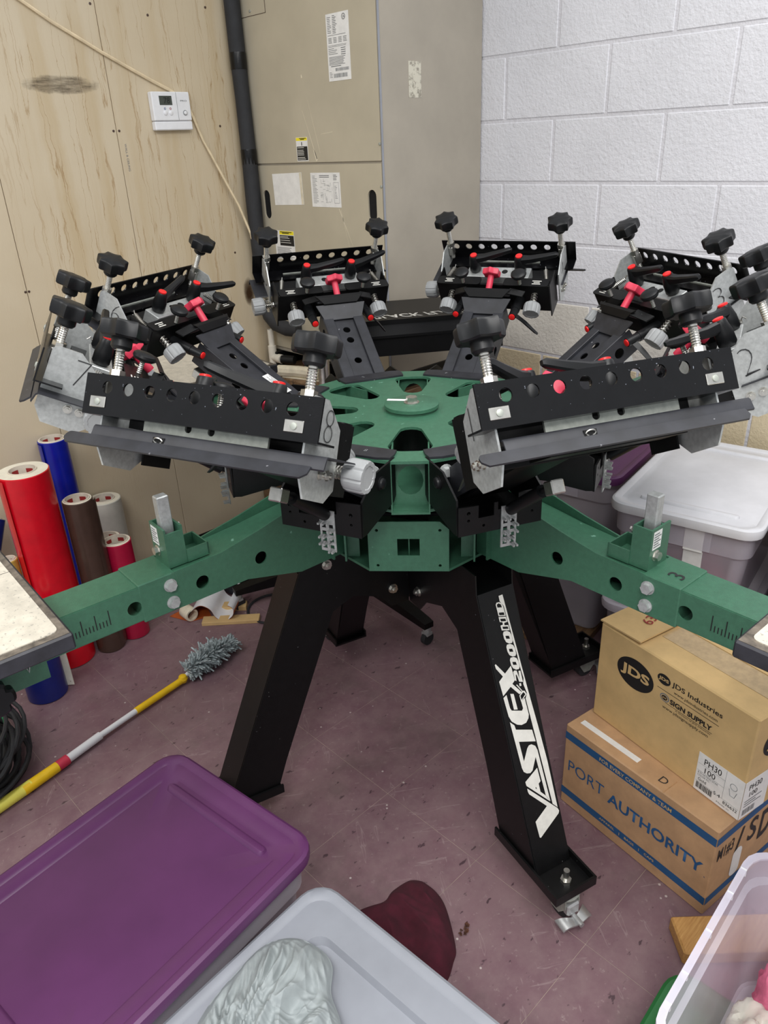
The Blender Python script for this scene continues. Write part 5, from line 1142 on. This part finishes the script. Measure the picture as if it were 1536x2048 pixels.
# ------------------------------------------------------------------ clear tub, green-lidded bin, board at the bottom right
c3 = Vector((0.86, 0.305)); 
corner_bin('bin with a dark green lid under the clear tub', (0.99, 0.306), 3.0, 0.50, 0.40, 0.155, 'greenlid', -1, -1, ridges=False)
tb = thing('clear_tub', 'open clear plastic tub at the bottom right corner', 'tub', (0.895, 0.05, 0.156), R(3))
TW, TD_, TH = 0.44, 0.38, 0.27
MB().loft([ringz(TW - 0.10, TD_ - 0.10, 0.04, 0.0), ringz(TW - 0.09, TD_ - 0.09, 0.045, 0.004), ringz(TW - 0.04, TD_ - 0.04, 0.05, TH - 0.05), ringz(TW - 0.022, TD_ - 0.022, 0.05, TH - 0.045), ringz(TW - 0.018, TD_ - 0.018, 0.05, TH - 0.002)], True, False).build('tub_wall', 'tub', tb)
MB().loft([ringz(TW, TD_, 0.055, TH - 0.014), ringz(TW, TD_, 0.055, TH), ringz(TW - 0.022, TD_ - 0.022, 0.05, TH), ringz(TW - 0.022, TD_ - 0.022, 0.05, TH - 0.004)], False, False).build('tub_rim', 'tubrim', tb)
rb = MB()
for x in (-0.15, -0.09, 0.0, 0.09, 0.15):
    rb.box(x - 0.0015, x + 0.0015, TD_ / 2 - 0.011, TD_ / 2 - 0.001, TH - 0.014, TH + 0.001)
rb.build('rim_rib', 'white', tb)
tag(lump('folded_clothes', 'pinkcloth', (0.995, 0.105, 0.165), 0.065, 0.065, 0.17, 12.0, amp=0.2), 'pink garment inside the open clear tub', 'clothes')
tag(lump('folded_clothes', 'peachcloth', (1.045, -0.02, 0.165), 0.04, 0.07, 0.2, 14.0, amp=0.15), 'peach garment at the far side of the clear tub', 'clothes')
bg = lump('plastic_bag', 'bag', (0.832, 0.118, 0.166), 0.075, 0.066, 0.20, 21.0, f=3.2, amp=0.16, nu=60, nv=30); tag(bg, 'crumpled clear plastic bag with yellow foil in the tub', 'bag')
fm = lump('foil_scrap', 'foil', (0.832, 0.130, 0.172), 0.036, 0.034, 0.14, 25.0, f=4, amp=0.3); tag(fm, 'crumpled yellow foil inside the plastic bag', 'foil')
tag(MB().box(0.0, 0.34, -0.085, 0.0, 0.0, 0.038, axes((0, 0, 0), (0.72, -0.69, 0), (0.69, 0.72, 0), (0, 0, 1)), b=0.004).build('oak_board', 'oak', None, (1.162, 0.388, 0.0)), 'varnished oak board end on the floor between brown box and clear tub', 'board')

# ------------------------------------------------------------------ cloths
def drape(name, m, outline, z0, h, seed, folds, K=46, N=150, edge=0.004):
    P = [Vector((x, y, 0)) for x, y in outline]; n = len(P); ctr = sum(P, Vector()) / n
    def at(s):
        s = (s % 1) * n; i = int(s); f = s - i
        p0, p1, p2, p3 = P[(i - 1) % n], P[i % n], P[(i + 1) % n], P[(i + 2) % n]
        return 0.5 * ((2 * p1) + (p2 - p0) * f + (2 * p0 - 5 * p1 + 4 * p2 - p3) * f * f + (3 * p1 - p0 - 3 * p2 + p3) * f ** 3)
    rings = []
    for k in range(1, K + 1):
        s = k / K; rg = []
        for i in range(N):
            q = ctr + (at(i / N) - ctr) * s
            prof_ = (1 - s ** 4)
            wv = Vector((noise.noise(q * 7 + Vector((seed, 0, 0))), noise.noise(q * 7 + Vector((0, seed, 3))), 0)) * 0.05
            p = q + wv; z = 0.0
            for (ang, fr, amp) in folds:
                a = R(ang); along = p.x * math.cos(a) + p.y * math.sin(a); across = -p.x * math.sin(a) + p.y * math.cos(a)
                v = noise.noise(Vector((along * fr * 0.22, across * fr, seed))); z += amp * (1 - 2.2 * abs(v)) 
            rg.append((q.x, q.y, max(z0 + 0.0015, z0 + edge * min(1, (1 - s) * 12) + prof_ * max(0, h * (0.55 + 0.6 * noise.noise(q * 5 + Vector((seed, 5, 0)))) + z))))
        rings.append(rg)
    # folded hem: edge tucks down to the surface underneath
    rings.append([(x, y, z0 + 0.0008) for x, y, z in rings[-1]])
    rings.reverse()
    return MB().loft(rings, False, True).build(name, m, smooth=80)
sh = drape('shirt', 'shirt', [(0.445, 0.792), (0.470, 0.765), (0.482, 0.722), (0.476, 0.688), (0.445, 0.655), (0.426, 0.610), (0.40, 0.575), (0.34, 0.52), (0.25, 0.50), (0.17, 0.56), (0.165, 0.66), (0.20, 0.735), (0.28, 0.782), (0.36, 0.800), (0.41, 0.805)], 0.297, 0.024, 2.0, [(35, 34, 0.014), (62, 62, 0.010), (15, 46, 0.008), (100, 90, 0.004)], K=100, N=320)
tag(sh, 'crumpled silver-grey shirt lying on the grey lid', 'shirt')
mc = drape('shirt', 'maroon', [(0.705, 0.905), (0.766, 0.880), (0.805, 0.885), (0.855, 0.872), (0.872, 0.830), (0.862, 0.775), (0.806, 0.694), (0.775, 0.672), (0.72, 0.655), (0.66, 0.70), (0.64, 0.80), (0.66, 0.88)], 0.0, 0.05, 6.0, [(60, 12, 0.016), (100, 24, 0.007)])
tag(mc, 'dark maroon shirt dropped on the floor behind the grey lid', 'shirt')
lf = MB(); rf = random.Random(2)
for i in range(14):
    p = Vector((rf.uniform(-0.014, 0.014), rf.uniform(-0.008, 0.008), 0.001)); a = rf.uniform(0, 6); d = Vector((math.cos(a), math.sin(a), 0.3)) * 0.007; n_ = Vector((-d.y, d.x, 0)) * 0.6
    lf.add([p - d * 0.3, p + n_ + Vector((0, 0, .003)), p + d + Vector((0, 0, .003)), p - n_ + Vector((0, 0, .002))], [(0, 1, 2, 3)])
tag(lf.build('dry_debris', 'leaf', None, (0.845, 0.70, 0.001)), 'small crumb of brown debris on the floor beside the maroon shirt', 'debris')
